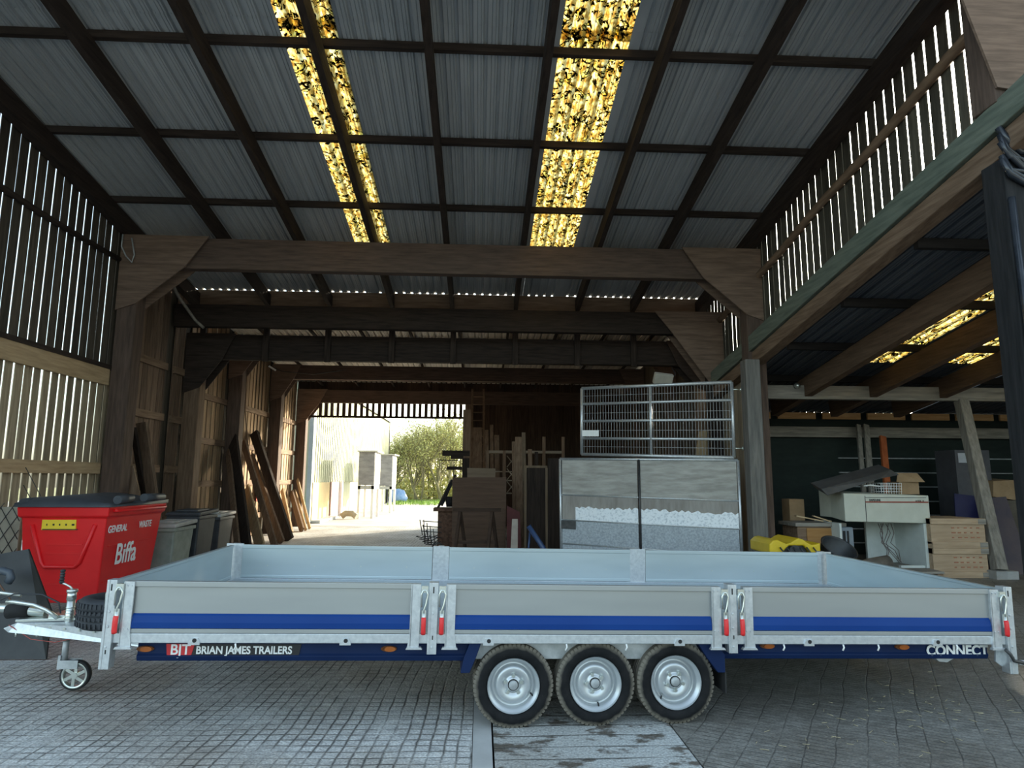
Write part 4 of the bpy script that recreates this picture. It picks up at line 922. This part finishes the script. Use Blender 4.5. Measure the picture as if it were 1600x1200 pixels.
tag(MB().prism([at(1283, 764, Y=10.85), at(1392, 734, Y=11.2), at(1405, 742, Y=11.2), at(1375, 748, Y=11.0), at(1293, 774, Y=10.8)], (0, .35, .10)).build('cover_panel', mat('cover_grey', (.05, .052, .055), (.08, .082, .085), rough=.55)), 'long dark grey sheet lying tilted on top of the cream machine', 'panel')
# wire basket
t = thing('wire_basket', 'white wire basket lying on top of the cream machine', 'basket')
a0, a1 = q_(1375, 760, 11.05), q_(1407, 773, 11.05); zB, zT = zt_+.012, zat(1390, 755, 11.05)
mb = MB()
for k in range(9):
    x = a0.x+(a1.x-a0.x)*k/8; mb.tube([(x, 11.0, zT), (x, 11.02, zB), (x, 11.3, zB), (x, 11.32, zT)], .004, 5)
for k in range(5):
    z = zB+(zT-zB)*k/4; mb.tube([(a0.x, 11.0, z), (a1.x, 11.0, z), (a1.x, 11.32, z), (a0.x, 11.32, z), (a0.x, 11.0, z)], .004, 5)
mb.build('wires', white, t)
MB().tube([q_(1375, 760, 11.05), q_(1360, 758, 11.05), q_(1350, 759, 11.05)], .012, 8).build('handle', white, t); recentre(t)
# cardboard box behind basket
cb = mat('cardboard', (.26, .17, .09), (.34, .23, .13), rough=.85)
t = thing('cardboard_box', 'open cardboard box on the cream machine behind the wire basket', 'box')
b0, b1 = q_(1400, 760, 11.5), q_(1430, 760, 11.5); zz = zat(1415, 753, 11.5)
MB().box((b0.x, 11.4, zt_+.01), (b1.x, 11.75, zz)).build('box', cb, t)
MB().prism([(b0.x-.05, 11.4, zz), (b1.x+.05, 11.3, zz), (b1.x, 11.42, zz+.16), (b0.x, 11.42, zz+.16)], (0, .006, 0)).build('flap', cb, t); recentre(t)
# brown cabinet left of machine
t = thing('wooden_cabinet', 'low brown wooden cabinet beside the cream machine', 'cabinet')
a0, a1 = at(1246, 830, Y=11.2).x, at(1318, 830, Y=11.2).x; za, zb2 = zat(1280, 817, 11.2), 0
MB().box((a0, 11.2, .0), (a1, 11.75, za-.06)).build('body', brown('x'), t)
MB().box((a0-.05, 11.15, za-.06), (a1+.03, 11.8, za)).build('top', grey('x'), t)
MB().box((at(1260, 830, Y=11.2).x, 11.18, .3), (at(1312, 830, Y=11.2).x, 11.2, za-.09)).build('door', wood('cab_door', (.28, .14, .05), (.38, .21, .08), 'x'), t); recentre(t)
t = thing('grey_unit', 'small grey plastic unit between the cabinet and the cream machine', 'unit')
a0, a1 = at(1313, 840, Y=11.0).x, at(1334, 840, Y=11.0).x
MB().box((a0, 11.0, 0), (a1, 11.15, zat(1320, 824, 11.0))).build('body', mat('unit_grey', (.16, .19, .22), (.22, .25, .28)), t, bevel=.01)
MB().box((a0+.05, 10.99, .55), (a0+.09, 11.0, .75)).box((a0+.12, 10.99, .5), (a0+.15, 11.0, .75)).build('slots', black, t); recentre(t)
for k, (pa_, pb_) in enumerate((((1243, 806), (1285, 814)), ((1270, 806), (1298, 815)))):
    tag(MB().beam(at(*pa_, Y=11.4), at(*pb_, Y=11.35), .09, .02).build('batten', pale('x')), ('pale wood batten lying on the low brown cabinet, longer one', 'pale wood batten lying on the low brown cabinet, shorter one')[k], 'batten', 'battens on the cabinet')
tag(MB().box((at(1234, 800, Y=11.9).x, 11.9, 0), (at(1257, 800, Y=11.9).x, 12.2, zat(1245, 780, 11.9))).build('carton', cb), 'dim brown carton standing against the dark wall', 'box')
# yellow machine and black tub
t = thing('garden_tractor', 'yellow ride-on mower half hidden behind the trailer board', 'mower')
yel = mat('yellow_paint', (.62, .43, .01), (.70, .50, .02), rough=.4); Yq = 9.6
xa, xb = at(1202, 850, Y=Yq).x, at(1282, 850, Y=Yq).x; zq_ = zat(1240, 842, Yq)
mb = MB(); n = 12; top = [(xa+(xb-xa)*k/n, Yq, zq_-.03+.04*math.sin(k*1.1)-.05*(abs(k/n-.5)*2)**3) for k in range(n+1)]
mb.prism(top+[(xb, Yq, zq_-.22), (xb-.12, Yq, zq_-.24), (xb-.25, Yq, zq_-.10), (xa+.30, Yq, zq_-.10), (xa+.15, Yq, zq_-.24), (xa, Yq, zq_-.22)], (0, .7, 0))
mb.build('bonnet', yel, t, bevel=.02)
eg = MB().box((xa+.2, Yq+.05, .18), (xb-.2, Yq+.65, zq_-.1)).cyl((xa+.38, Yq-.02, zq_-.17), (xa+.38, Yq+.1, zq_-.17), .08, 16)
for k in range(6): eg.tube([(xa+.15+.1*k, Yq-.02, zq_-.12), (xa+.2+.1*k, Yq-.05, zq_-.2), (xa+.18+.1*k, Yq, zq_-.35)], .012, 6)
eg.build('engine', steel, t)
wh = MB()
for x in (xa+.1, xb-.12):
    for y in (Yq, Yq+.6): wh.cyl((x-.06, y, .2), (x+.06, y, .2), .2, 24)
wh.build('wheels', black, t); recentre(t)
t = thing('black_tub', 'black rubber tub tilted on its side next to the yellow mower', 'tub')
p = at(1311, 856, Y=9.9); ax = V((.15, -.55, .8))
MB().lathe([(.20, -.3), (.26, 0), (.275, .01), (.26, .02), (.245, .0), (.19, -.27), (0, -.28)], (p.x, p.y, max(p.z, .3)), ax, 32).build('tub', blackp, t)
MB().box((p.x-.2, p.y, 0), (p.x+.2, p.y+.45, p.z-.25)).build('block_under', dark('x'), t); recentre(t)
tag(MB().lathe([(.1, -.2), (.12, 0), (.11, .35), (.0, .36)], at(1360, 884, Y=10.4), (1, .2, .15), 12).build('sack', mat('sack_cloth', (.10, .09, .075), (.17, .15, .125), scale=(6, 6, 6), bump=.5)), 'crumpled brown sack lying at the edge of the pallet', 'sack')
# crates
t = thing('wooden_crate', 'printed wooden crate, lower of the two stacked by the leaning prop', 'crate', 'printed wooden crates')
crm = wood('crate_wood', (.34, .24, .155), (.50, .37, .25), 'x', island=.1); Yc = 10.8
ca, cbx = at(1456, 850, Y=Yc).x, at(1541, 850, Y=Yc).x; ch = (zat(1500, 810, Yc))/2
MB().box((ca, Yc, .06), (cbx, Yc+.8, ch-.005)).build('box', crm, t, bevel=.004)
mb = MB(); mb.box((ca-.0, Yc-.03, .0), (cbx+.01, Yc+.83, .10)).box((ca, Yc-.03, ch-.10), (cbx+.01, Yc+.83, ch-.002)); mb.build('battens', crm, t, bevel=.004)
MB().box((cbx-.13, Yc-.034, .01), (cbx+.008, Yc-.03, .09)).build('end_grain', grey('x'), t); MB().box((cbx-.13, Yc-.034, ch-.095), (cbx+.008, Yc-.03, ch-.01)).build('end_grain', grey('x'), t)
mb = MB()
for r in range(3):
    for k in range(5): mb.box((ca+.36+.11*k, Yc-.004, .16+.08*r), (ca+.36+.11*k+random.uniform(.03, .08), Yc, .16+.08*r+.022))
mb.build('stamp_lettering', mat('stamp_red', (.30, .12, .07), (.36, .16, .09)), t)
recentre(t)
dup(t, t.location+V((0, 0, ch)), label='printed wooden crate, upper of the two stacked by the leaning prop')
# metal cabinet with sticker
t = thing('metal_cabinet', 'tall dark grey metal cabinet with a white warning sticker', 'cabinet')
cm = mat('cabinet_grey', (.060, .060, .068), (.085, .085, .095), rough=.5); Yg = 12.6
g0, g1, g2 = at(1464, 750, Y=Yg+.6).x, at(1496, 750, Y=Yg).x, at(1550, 750, Y=Yg).x
MB().prism([(g0, Yg+.6, 0), (g1, Yg, 0), (g2, Yg, 0), (g2, Yg+.7, 0)], (0, 0, zat(1500, 703, Yg))).build('body', cm, t, bevel=.008)
MB().box((at(1497, 715, Y=Yg).x, Yg-.006, zat(1500, 723, Yg)), (at(1511, 715, Y=Yg).x, Yg-.001, zat(1500, 708, Yg))).build('sticker', mat('sticker_white', (.4, .42, .46), (.46, .48, .52)), t)
recentre(t)
tag(MB().prism([(at(1491, 771, Y=11.9).x, 11.9, zat(1491, 771, 11.9)), (at(1548, 778, Y=11.9).x, 11.9, zat(1548, 778, 11.9)), (at(1552, 860, Y=11.75).x, 11.75, .0), (at(1496, 860, Y=11.75).x, 11.75, .0)], (0, .02, 0)).build('blue_panel', mat('navy_board', (.012, .013, .06), (.02, .02, .08), rough=.4)), 'dark blue panel standing behind the printed crates', 'panel')
tag(MB().prism([(at(1545, 778, Y=11.6).x, 11.6, zat(1545, 778, 11.6)), (at(1572, 776, Y=11.6).x, 11.6, zat(1572, 776, 11.6)), (at(1612, 880, Y=11.2).x, 11.2, .0), (at(1545, 880, Y=11.2).x, 11.2, .0)], (0, .02, 0)).build('purple_panel', mat('mauve_board', (.05, .042, .062), (.10, .075, .075), rough=.6, scale=(1.5, 1.5, 1.5))), 'dull mauve board leaning behind the timber prop', 'panel')
tag(MB().prism([at(1552, 752, Y=12.4), at(1584, 750, Y=12.4), at(1640, 778, Y=12.2), at(1640, 790, Y=12.2), at(1552, 776, Y=12.4)], (0, .5, .03)).build('cardboard_sheet', cb), 'flattened brown cardboard lying by the right edge', 'cardboard')
tag(MB().box((at(1553, 800, Y=12.3).x, 12.3, 0), (12.3, 12.9, zat(1590, 782, 12.3))).build('storage_chest', mat('chest_brown', (.08, .065, .05), (.12, .10, .075))), 'brown chest under the cardboard at the right edge', 'chest')
for k, (bx_, tx_, m, w, nm) in enumerate(((1350, 1341, grey('z'), .09, 'grey weathered board leaning on the lean-to wall, thinner one'), (1362, 1353, grey('z'), .12, 'grey weathered board leaning on the lean-to wall, wider one'))):
    f_ = at(bx_, 760, Y=12.6); p_ = at(tx_, 664, Y=13.85)
    tag(MB().beam((f_.x, f_.y, .02), p_, w, .05, up=(0, -1, 0)).build('board', m), nm, 'board', 'boards leaning on the lean-to wall')
f_ = at(1386, 740, Y=12.8); p_ = at(1379, 682, Y=13.85)
tag(MB().beam((f_.x, f_.y, .02), p_, .13, .06, up=(0, -1, 0)).build('steel_channel', mat('orange_primer', (.35, .08, .02), (.48, .13, .04), rough=.7, scale=(9, 9, 2))), 'orange painted steel channel leaning on the lean-to wall', 'steel channel')
# leaning prop and its concrete foot
ft, tp_ = at(1562, 892, Y=10.75), at(1502, 626, Y=11.55)
ft = V((ft.x, ft.y, .13)); tag(MB().beam(ft, tp_, .19, .17, up=(0, -1, 0)).build('timber_prop', grey('z'), bevel=.012), 'thick grey timber prop leaning from its block up to the cross beam', 'post')
tag(MB().box((ft.x-.18, ft.y-.15, 0), (ft.x+.20, ft.y+.15, .13)).build('concrete_block', mat('old_concrete', (.22, .22, .21), (.34, .34, .33), rough=.9, bump=.4)), 'rough concrete block under the foot of the grey prop', 'block')

# ------------------------------------------------------------------ workshop clutter right of the opening
Yk = 13.2
def sheet(name, lab, cat, pts, Y, m, th=.02, tilt=0):
    ps = []
    for px, py in pts:
        q = at(px, py, Y=Y)
        ps.append(V((q.x, q.y, q.z)))
    zm = min(p.z for p in ps); zM = max(p.z for p in ps)
    ps = [V((p.x, Y+tilt*(p.z-zm)/(zM-zm), p.z if p.z > zm+.12 else 0.0)) for p in ps]
    return tag(MB().prism(ps, (0, th, 0)).build(name, m), lab, cat)
sheet('plywood_sheet', 'large brown plywood sheet standing upright behind the trestle', 'board', [(706, 746), (792, 746), (790, 862), (706, 862)], 14.4, wood('ply_brown', (.085, .052, .036), (.125, .08, .056), 'x', island=0, bump=.1), tilt=.25)
sheet('plywood_offcut', 'pale plywood strip showing above the large brown sheet', 'board', [(730, 731), (774, 732), (774, 862), (730, 862)], 14.85, wood('ply_pale', (.15, .11, .075), (.21, .155, .11), 'x', island=0, bump=.1))
t = thing('trestle', 'brown wooden trestle standing in front of the large plywood sheet', 'trestle')
ta, tb = at(708, 794, Y=Yk), at(783, 794, Y=Yk); zt_ = ta.z
MB().box((ta.x, Yk, zt_-.07), (tb.x, Yk+.1, zt_)).build('top_rail', wood('trestle_wood', (.035, .022, .016), (.08, .05, .035), 'x'), t, bevel=.005)
for x, s in ((ta.x+.14, 1), (tb.x-.18, 1)):
    for dx, dy in ((-.07, -.25), (.09, .3)):
        MB().beam((x, Yk+.05, zt_-.05), (x+dx*1.5, Yk+.05+dy, 0.0), .06, .05).build('leg', wood('trestle_wood', (.035, .022, .016), (.08, .05, .035), 'z'), t)
MB().box((ta.x+.1, Yk-.06, .32), (tb.x-.12, Yk-.03, .38)).build('stretcher', wood('trestle_wood', (.035, .022, .016), (.08, .05, .035), 'x'), t)
recentre(t)
# tall boards in a bundle
for k, (px, pt, w, m, lab) in enumerate(((810, 683, .16, brown('z'), 'broad brown plank standing upright among the clutter'), (818, 676, .09, wood('clutter_wood', (.12, .085, .055), (.21, .155, .105), 'z'), 'narrow plank standing upright beside the broad one, a little taller'), (803, 690, .10, brown('z'), 'thin brown plank standing just left of the broad one'), (828, 702, .10, brown('z'), 'short brown plank right of the upright bundle'), (838, 706, .08, dark('z'), 'dark short plank right of the upright bundle'))):
    q = at(px, pt, Y=15.9); tag(MB().beam((q.x+.02, 15.4+.1*k, .0), q, w, .05, up=(0, -1, 0)).build('plank', m), lab, 'plank', 'planks standing right of the opening')
for k, px in enumerate((746, 760, 768, 776)):
    q = at(px, (668, 672, 664, 680)[k], Y=19.4); tag(MB().beam((q.x+.05, 18.6, 0), q, (.26, .12, .10, .14)[k], .04, up=(0, -1, 0)).build('plank', brown('z')), ('wide board', 'narrow board', 'thin batten', 'rough board')[k]+' standing at the back wall beside the ladder', 'plank', 'boards at the back wall')
# ladder
t = thing('ladder', 'tall wooden ladder leaning on the back wall beside the opening', 'ladder')
la, lb_, lc, ld = at(738, 745, Y=20.4), at(757, 745, Y=20.4), at(738, 608, Y=21.6), at(756, 608, Y=21.6)
MB().beam((la.x, 20.4, 0), lc, .07, .05).build('stile', brown('z'), t); MB().beam((lb_.x, 20.4, 0), ld, .07, .05).build('stile', brown('z'), t)
mb = MB(); b0 = V((la.x, 20.4, 0)); b1 = V((lb_.x, 20.4, 0))
for k in range(1, 17): mb.cyl(b0.lerp(lc, k/17), b1.lerp(ld, k/17), .018, 8)
mb.build('rungs', brown('x'), t); recentre(t)
# shelf rack
t = thing('timber_rack', 'wooden storage rack with pale shelf boards behind the clutter', 'rack')
ya = 17.5; ra, rb_ = at(760, 704, Y=ya).x, at(882, 704, Y=ya).x
for px_, a, b in ((704, ra, rb_), (736, ra, at(800, 736, Y=ya).x), (750, ra, at(800, 736, Y=ya).x), (770, ra, at(800, 736, Y=ya).x)):
    z = zat(800, px_, ya); MB().box((a, ya, z-.07 if px_ == 704 else z-.03), (b, ya+.5, z)).build('shelf', wood('shelf_pale', (.24, .19, .14), (.34, .28, .21), 'x'), t)
for px_ in (762, 788, 850, 880): 
    x = at(px_, 704, Y=ya).x; MB().box((x-.04, ya-.02, 0), (x+.04, ya+.06, zat(800, 682 if px_ > 800 else 704, ya))).build('upright', brown('z'), t)
mb = MB(); x0 = at(790, 720, Y=ya-.06)
for k in range(3):
    a = at(792, 712+20*k, Y=ya-.05); b = at(806, 730+20*k, Y=ya-.05); mb.beam(a, b, .025, .02); a = at(806, 712+20*k, Y=ya-.05); b = at(792, 730+20*k, Y=ya-.05); mb.beam(a, b, .025, .02)
mb.build('lattice', wood('shelf_pale', (0, 0, 0), (0, 0, 0), 'x'), t)
recentre(t)
# framed dark panel
t = thing('framed_door', 'tall dark door leaf with a pale edge standing near the gate', 'door')
fa, fb = at(822, 731, Y=14.2), at(852, 731, Y=14.2)
MB().box((fa.x, 14.2, 0), (fb.x, 14.24, fa.z)).build('panel', dark('z'), t)
MB().box((fa.x-.04, 14.17, 0), (fa.x+.01, 14.2, fa.z)).box((fa.x-.04, 14.17, fa.z), (fb.x+.04, 14.2, fa.z+.05)).box((fb.x, 14.17, 0), (fb.x+.05, 14.2, fa.z)).build('door_frame', wood('clutter_wood', (.12, .085, .055), (.21, .155, .105), 'z'), t); recentre(t)
sheet('dark_door', 'dark panelled sheet standing between the door leaf and the sheeted gate', 'panel', [(856, 716), (884, 716), (884, 862), (856, 862)], 14.0, dark('z'))
sheet('white_board', 'dirty white board leaning beside the plywood with a pointed top', 'board', [(797, 862), (801, 812), (810, 812), (809, 862)], 12.9, mat('dirty_white', (.32, .27, .23), (.42, .37, .32)), tilt=.2)
sheet('red_board', 'dark red board low behind the white leaning board', 'board', [(792, 790), (812, 800), (815, 862), (792, 862)], 14.2, mat('dull_red', (.07, .012, .012), (.10, .02, .02)))
# blue pushcart
t = thing('sack_truck', 'blue tubular sack truck lying by the door leaf', 'trolley')
bl = mat('blue_tube', (.03, .06, .15), (.05, .09, .20), rough=.4)
a = at(826, 822, Y=12.6); b = at(850, 858, Y=12.5); MB().tube([a, b, V((b.x, b.y, .02))], .05, 12).tube([at(828, 832, Y=12.7), V((at(824, 860, Y=12.7).x, 12.7, .02))], .02, 8).build('frame', bl, t)
MB().lathe([(.10, -.02), (.13, -.02), (.14, 0), (.13, .02), (.10, .02)], V((at(832, 855, Y=12.5).x, 12.5, .16)), (0, 1, 0), 24, True).build('wheel', blackp, t); recentre(t)
# bench junk at the edge of the opening
t = thing('timber_stand', 'dark stand with projecting timber arms beside the far opening', 'stand')
yj = 16.5
def bb(px0, py0, px1, py1, Y, d=.1): a = at(px0, py1, Y=Y); b = at(px1, py0, Y=Y); return (a.x, Y, a.z), (b.x, Y+d, b.z)
for r, nm in (((691, 704, 734, 712), 'arm'), ((698, 729, 722, 734), 'arm'), ((704, 712, 724, 717), 'arm'), ((687, 718.5, 716, 719.6), 'arm')): MB().box(*bb(*r, yj)).build(nm, dark('x'), t)
for r in ((706, 704, 710, 870), (720, 716, 733, 870)):
    lo, hi = bb(*r, yj+.11); MB().box((lo[0], lo[1], 0), hi).build('upright', dark('z'), t)
lo, hi = bb(722, 640, 736, 745, yj+1); MB().box((lo[0], lo[1], 0), hi).build('upright', brown('z'), t); recentre(t)
t = thing('machine_bench', 'cluttered work bench with old iron parts against the daylight', 'bench')
lo, hi = bb(677, 794, 708, 799, 15.2, .6); MB().box(lo, hi).build('bench_top', rust, t)
lo, hi = bb(683, 799, 707, 862, 15.3, .4); MB().box((lo[0], lo[1], 0), hi).build('cabinet', rust, t)
mb = MB()
for a, b in (((690, 790), (712, 742)), ((684, 794), (706, 750))): mb.beam(at(*a, Y=15.4), at(*b, Y=15.6), .05, .04)
mb.build('handles', steel, t)
lo, hi = bb(697, 776, 707, 792, 15.35, .2); MB().cyl(((lo[0]+hi[0])/2, 15.4, lo[2]), ((lo[0]+hi[0])/2, 15.4, hi[2]), .07, 16, .1).build('bucket', black, t); recentre(t)
t = thing('folded_chairs', 'tangled thin metal frames standing beside the work bench', 'metal frames')
mb = MB(); yv = 14.2
for k in range(4):
    dx, dy = k*5, k*8
    a = [at(656+dx, 812+dy, Y=yv+.1*k), at(660+dx, 836+dy*.5, Y=yv+.1*k), at(650+dx, 838+dy*.5, Y=yv+.1*k), at(668+dx, 842+dy*.4, Y=yv+.1*k), at(684+dx*.3, 836+dy*.4, Y=yv+.1*k)]
    mb.tube(a, .012, 6); mb.tube([at(660, 814+dy, Y=yv), at(690, 816+dy, Y=yv)], .010, 6); mb.tube([at(662+dx, 812+dy*.6, Y=yv), at(664+dx, 850, Y=yv)], .010, 6)
for s in (.10, .12): mb.tube([V((at(684, 846, Y=yv).x+s*math.cos(2*PI*k/16), yv-.05, .13+s*math.sin(2*PI*k/16))) for k in range(17)], .010, 6, caps=False)
mb.build('frame', steel, t); recentre(t)

# ------------------------------------------------------------------ cables on the barn
tag(MB().tube([at(262, 430, Y=12.0), at(280, 465, Y=12.6), at(305, 500, Y=13.0), at(318, 512, Y=13.0)], .03, 8).build('conduit', grey('y')), 'grey conduit bending across the dark left corner under the eave', 'pipe')
tag(MB().tube([at(192, 366, Y=10.9), at(190, 385, Y=10.9), at(197, 400, Y=10.9), at(206, 410, Y=10.9), at(210, 398, Y=10.9), at(206, 372, Y=10.9)], .012, 8).build('cable_loop', galv_dull), 'pale cable loop hanging at the first left post head', 'cable')
tag(MB().tube([at(418, 570, Y=19.0), at(440, 580, Y=19.0), at(490, 585, Y=19.0), at(540, 578, Y=19.0)], .012, 6).build('hanging_cable', steel), 'thin dark cable drooping near the far left post', 'cable')
tag(MB().tube([at(385, 605, X=WL+.3), at(383, 640, X=WL+.3), at(388, 700, X=WL+.3), at(384, 780, X=WL+.25)], .014, 6).build('hanging_rope', brown('z')), 'brown rope hanging beside the leaning timber', 'rope')
tag(MB().beam(at(420, 572, Y=18.8), at(431, 579, Y=18.9), .07, .04).build('strip_light', white), 'small white strip light under the far left frame', 'lamp')
o = MB().box((WL+.09, 18.5, .95), (WL+.11, 18.85, 1.35)).build('fire_notice', mat('notice_red', (.45, .06, .04), (.5, .08, .06))); tag(o, 'small red notice on the sunlit left wall behind the planks', 'sign')

# ------------------------------------------------------------------ outside: shed, cupboards, trees
SHED = thing('steel_shed', 'pale corrugated shed seen through the far opening', 'building')
SX = -6.0; SY0, SY1 = 23.5, 43.0
sz = 5.2; cz = 1.42
cl = mat('shed_cladding', (.30, .31, .20), (.40, .41, .27), rough=.5, scale=(2, 2, .5))
mb = MB(); pts = []; y = SY0
while y < SY1: pts += [(SX, y), (SX, y+.14), (SX-.03, y+.17), (SX-.03, y+.27), (SX, y+.30)]; y += .32
n = len(pts); mb.add([(a, b, cz) for a, b in pts]+[(a, b, sz) for a, b in pts], [(i, i+1, n+i+1, n+i) for i in range(n-1)]); mb.box((SX-7, SY0+.05, 0), (SX-.1, SY1, sz-.02)); mb.build('cladding', cl, SHED)
MB().prism([(SX+.12, SY0-.1, sz), (SX-3.6, SY0-.1, sz+.9), (SX-7.2, SY0-.1, sz), (SX-7.2, SY0-.1, sz+.1), (SX-3.6, SY0-.1, sz+1.0), (SX+.12, SY0-.1, sz+.1)], (0, SY1-SY0+.3, 0)).build('roof', steel, SHED)
MB().box((SX-.12, SY0-.04, 0), (SX+.03, SY0+.12, sz)).build('corner_post', mat('trim_grey', (.30, .35, .36), (.36, .41, .42)), SHED)
MB().box((SX-.1, SY1-.1, 0), (SX+.03, SY1+.03, sz)).build('corner_post', steel, SHED)
MB().box((SX-.03, SY0+.3, .05), (SX+.02, SY0+2.9, cz)).build('timber_door', wood('shed_door', (.50, .38, .20), (.66, .52, .30), 'z', island=0), SHED)
MB().box((SX-.03, SY0+3.2, .05), (SX+.02, SY0+4.6, cz)).build('pink_door', mat('pink_paint', (.50, .30, .28), (.55, .34, .31)), SHED)
MB().box((SX+.0, SY0+4.7, 0), (SX+.14, SY0+4.9, cz+.05)).build('door_post', white, SHED)
MB().box((SX+.02, SY0+.2, 0), (SX+.35, SY0+3.2, .09)).build('ramp', kerb_m, SHED)
recentre(SHED)
def cupboard(px0, px1, pxr, pyt, pyb, Y, lab, body=None):
    a, b = at(px0, 760, Y=Y).x, at(px1, 760, Y=Y).x; zt = zat(px0, pyt, Y); zb = zat(px0, pyb, Y); d = 1.5
    t = thing('raised_cupboard', lab, 'cupboard', 'raised cupboards beside the shed')
    MB().box((a, Y, zb), (b, Y+d, zt)).build('body', mat('cupboard_grey', (.20, .20, .22), (.30, .30, .32), rough=.8, scale=(3, 3, 8)), t, bevel=.01)
    MB().box((b-.001, Y+.08, zb+.05), (b+.02, Y+d-.08, zt-.08)).build('side_door', mat('cupboard_cream', (.55, .52, .38), (.62, .60, .45)), t)
    MB().box((a-.05, Y-.08, zt), (b+.12, Y+d+.1, zt+.05)).build('roof', mat('cupboard_roof', (.45, .45, .40), (.5, .5, .45)), t)
    for x in (a, b-.1):
        for y in (Y, Y+d-.1): MB().box((x, y, -.01), (x+.1, y+.1, zb)).build('leg', white, t)
    MB().box((a, Y, zb-.16), (b, Y+.06, zb-.02)).box((b-.06, Y, zb-.16), (b, Y+d, zb-.02)).build('apron', galv_dull, t)
    return recentre(t)
cupboard(559, 584, 603, 706, 758, 26.5, 'grey raised cupboard on legs nearest the far opening')
cupboard(590, 612, 626, 711, 759, 31.0, 'grey raised cupboard on legs further from the far opening')
tag(MB().tube([(SX+.55, 26.3, .08), (SX+.7, 26.35, .2), (SX+.95, 26.35, .2), (SX+1.15, 26.3, .08)], .12, 12).build('sand_sack', mat('sack_buff', (.4, .32, .22), (.5, .42, .3))), 'buff sack slumped beneath the nearer raised cupboard', 'sack')
p = at(636, 776, Y=45); mb = MB(); mb.lathe([(0, -.5), (.6, -.5), (.65, -.2), (.4, .3), (0, .4)], (p.x-.6, 45, .48), (0, 0, 1), 12); tag(mb.build('tarpaulin', mat('blue_tarp', (.25, .42, .75), (.45, .6, .85), rough=.5)), 'blue tarpaulin covering a heap beside the yard', 'tarpaulin')
g = MB()
for k in range(900):
    x = random.uniform(-5.6, -2.6); y = random.uniform(40, 46); h = random.uniform(.08, .22); a = random.random()*PI; dx, dy = .03*math.cos(a), .03*math.sin(a)
    g.add([(x-dx, y-dy, -.02), (x+dx, y+dy, -.02), (x+random.uniform(-.05, .05), y+random.uniform(-.05, .05), h)], [(0, 1, 2)])
tag(g.build('grass', mat('grass_green', (.20, .34, .05), (.32, .48, .08))), 'bright green grass patch beyond the raised cupboards', 'grass', kind='stuff')
# trees
bark = mat('bark', (.16, .14, .07), (.27, .24, .12), rough=.9); leafm = mat('young_leaves', (.42, .42, .14), (.62, .60, .24), rough=.8)
def make_tree(seed, H, name='bare_tree'):
    rnd = random.Random(seed); tk = MB(); lf = MB()
    def grow(p, d, L, r, lev):
        q = p+d*L*.5+V((rnd.uniform(-.06, .06), rnd.uniform(-.06, .06), 0))*L; e = p+d*L+V((rnd.uniform(-.1, .1), rnd.uniform(-.1, .1), rnd.uniform(0, .1)))*L
        tk.tube([p, q, e], r, 4 if lev else 6, r*.55, caps=False)
        if lev >= 3:
            for k in range(5):
                c = p.lerp(e, rnd.random())+V([rnd.uniform(-.25, .25) for _ in range(3)]); s = rnd.uniform(.03, .07); a = V([rnd.uniform(-1, 1) for _ in range(3)]).normalized()*s; b = V([rnd.uniform(-1, 1) for _ in range(3)]).normalized()*s
                lf.add([c-a, c-b, c+a, c+b], [(0, 1, 2, 3)])
        if lev == 4: return
        for k in range((3, 3, 4, 3)[lev]):
            t = rnd.uniform(.35, 1); nd = (d+V((rnd.uniform(-1, 1), rnd.uniform(-1, 1), rnd.uniform(-.1, .7)))*.75).normalized()
            grow(p.lerp(e, t), nd, L*rnd.uniform(.55, .78), r*.5, lev+1)
    for k in range(4):
        grow(V((rnd.uniform(-.3, .3), rnd.uniform(-.3, .3), -.1)), V((rnd.uniform(-.3, .3), rnd.uniform(-.3, .3), 1)).normalized(), H*rnd.uniform(.3, .42), .09, 0)
    r = thing(name, '', 'tree', 'bare trees beyond the yard', loc=(0, 0, 0))
    tk.build('branches', bark, r); lf.build('leaves', leafm, r)
    return r
tr = [make_tree(3, 6.5), make_tree(11, 5.5), make_tree(23, 7.5)]
spots = [(612, 47, 1, 1.0, 'bare bushy tree just right of the shed corner'), (640, 52, 2, .9, 'bare tree rising behind the blue tarpaulin'), (655, 46, 0, .95, 'slender bare tree in the middle of the far opening'), (672, 50, 2, 1.0, 'bare tree right of the middle of the far opening'), (692, 46, 0, 1.1, 'tall bare tree behind the end of the yard'), (715, 48, 2, 1.15, 'tallest bare tree by the right edge of the opening'), (735, 52, 1, 1.3, 'bare tree partly hidden by the opening jamb'), (625, 58, 2, 1.0, 'distant bare tree behind the bushy one'), (662, 60, 1, 1.4, 'distant bare tree at the end of the yard'), (700, 60, 2, 1.2, 'distant bare tree behind the tall one')]
used = set()
for px, Y, i, s, lab in spots:
    x = at(px, 745, Y=Y).x
    if i in used: o = dup(tr[i], (x, Y, -.02), rz=px*.7, label=lab)
    else: o = tr[i]; used.add(i); o.location = (x, Y, -.02); o['label'] = lab
    o.scale = (s, s, s)
# hedge bank
hb = MB(); rnd = random.Random(5)
for k in range(9000):
    x = rnd.uniform(-9, 6); y = rnd.uniform(48, 54); z = abs(rnd.gauss(0, 1.3))*(1+.3*math.sin(x*1.3)); c = V((x, y, z)); a = V([rnd.uniform(-1, 1) for _ in range(3)]).normalized()*.11; b = V([rnd.uniform(-1, 1) for _ in range(3)]).normalized()*.11
    hb.add([c-a, c-b, c+a, c+b], [(0, 1, 2, 3)])
tag(hb.build('undergrowth', leafm), 'yellow green undergrowth below the bare trees', 'undergrowth', kind='stuff')
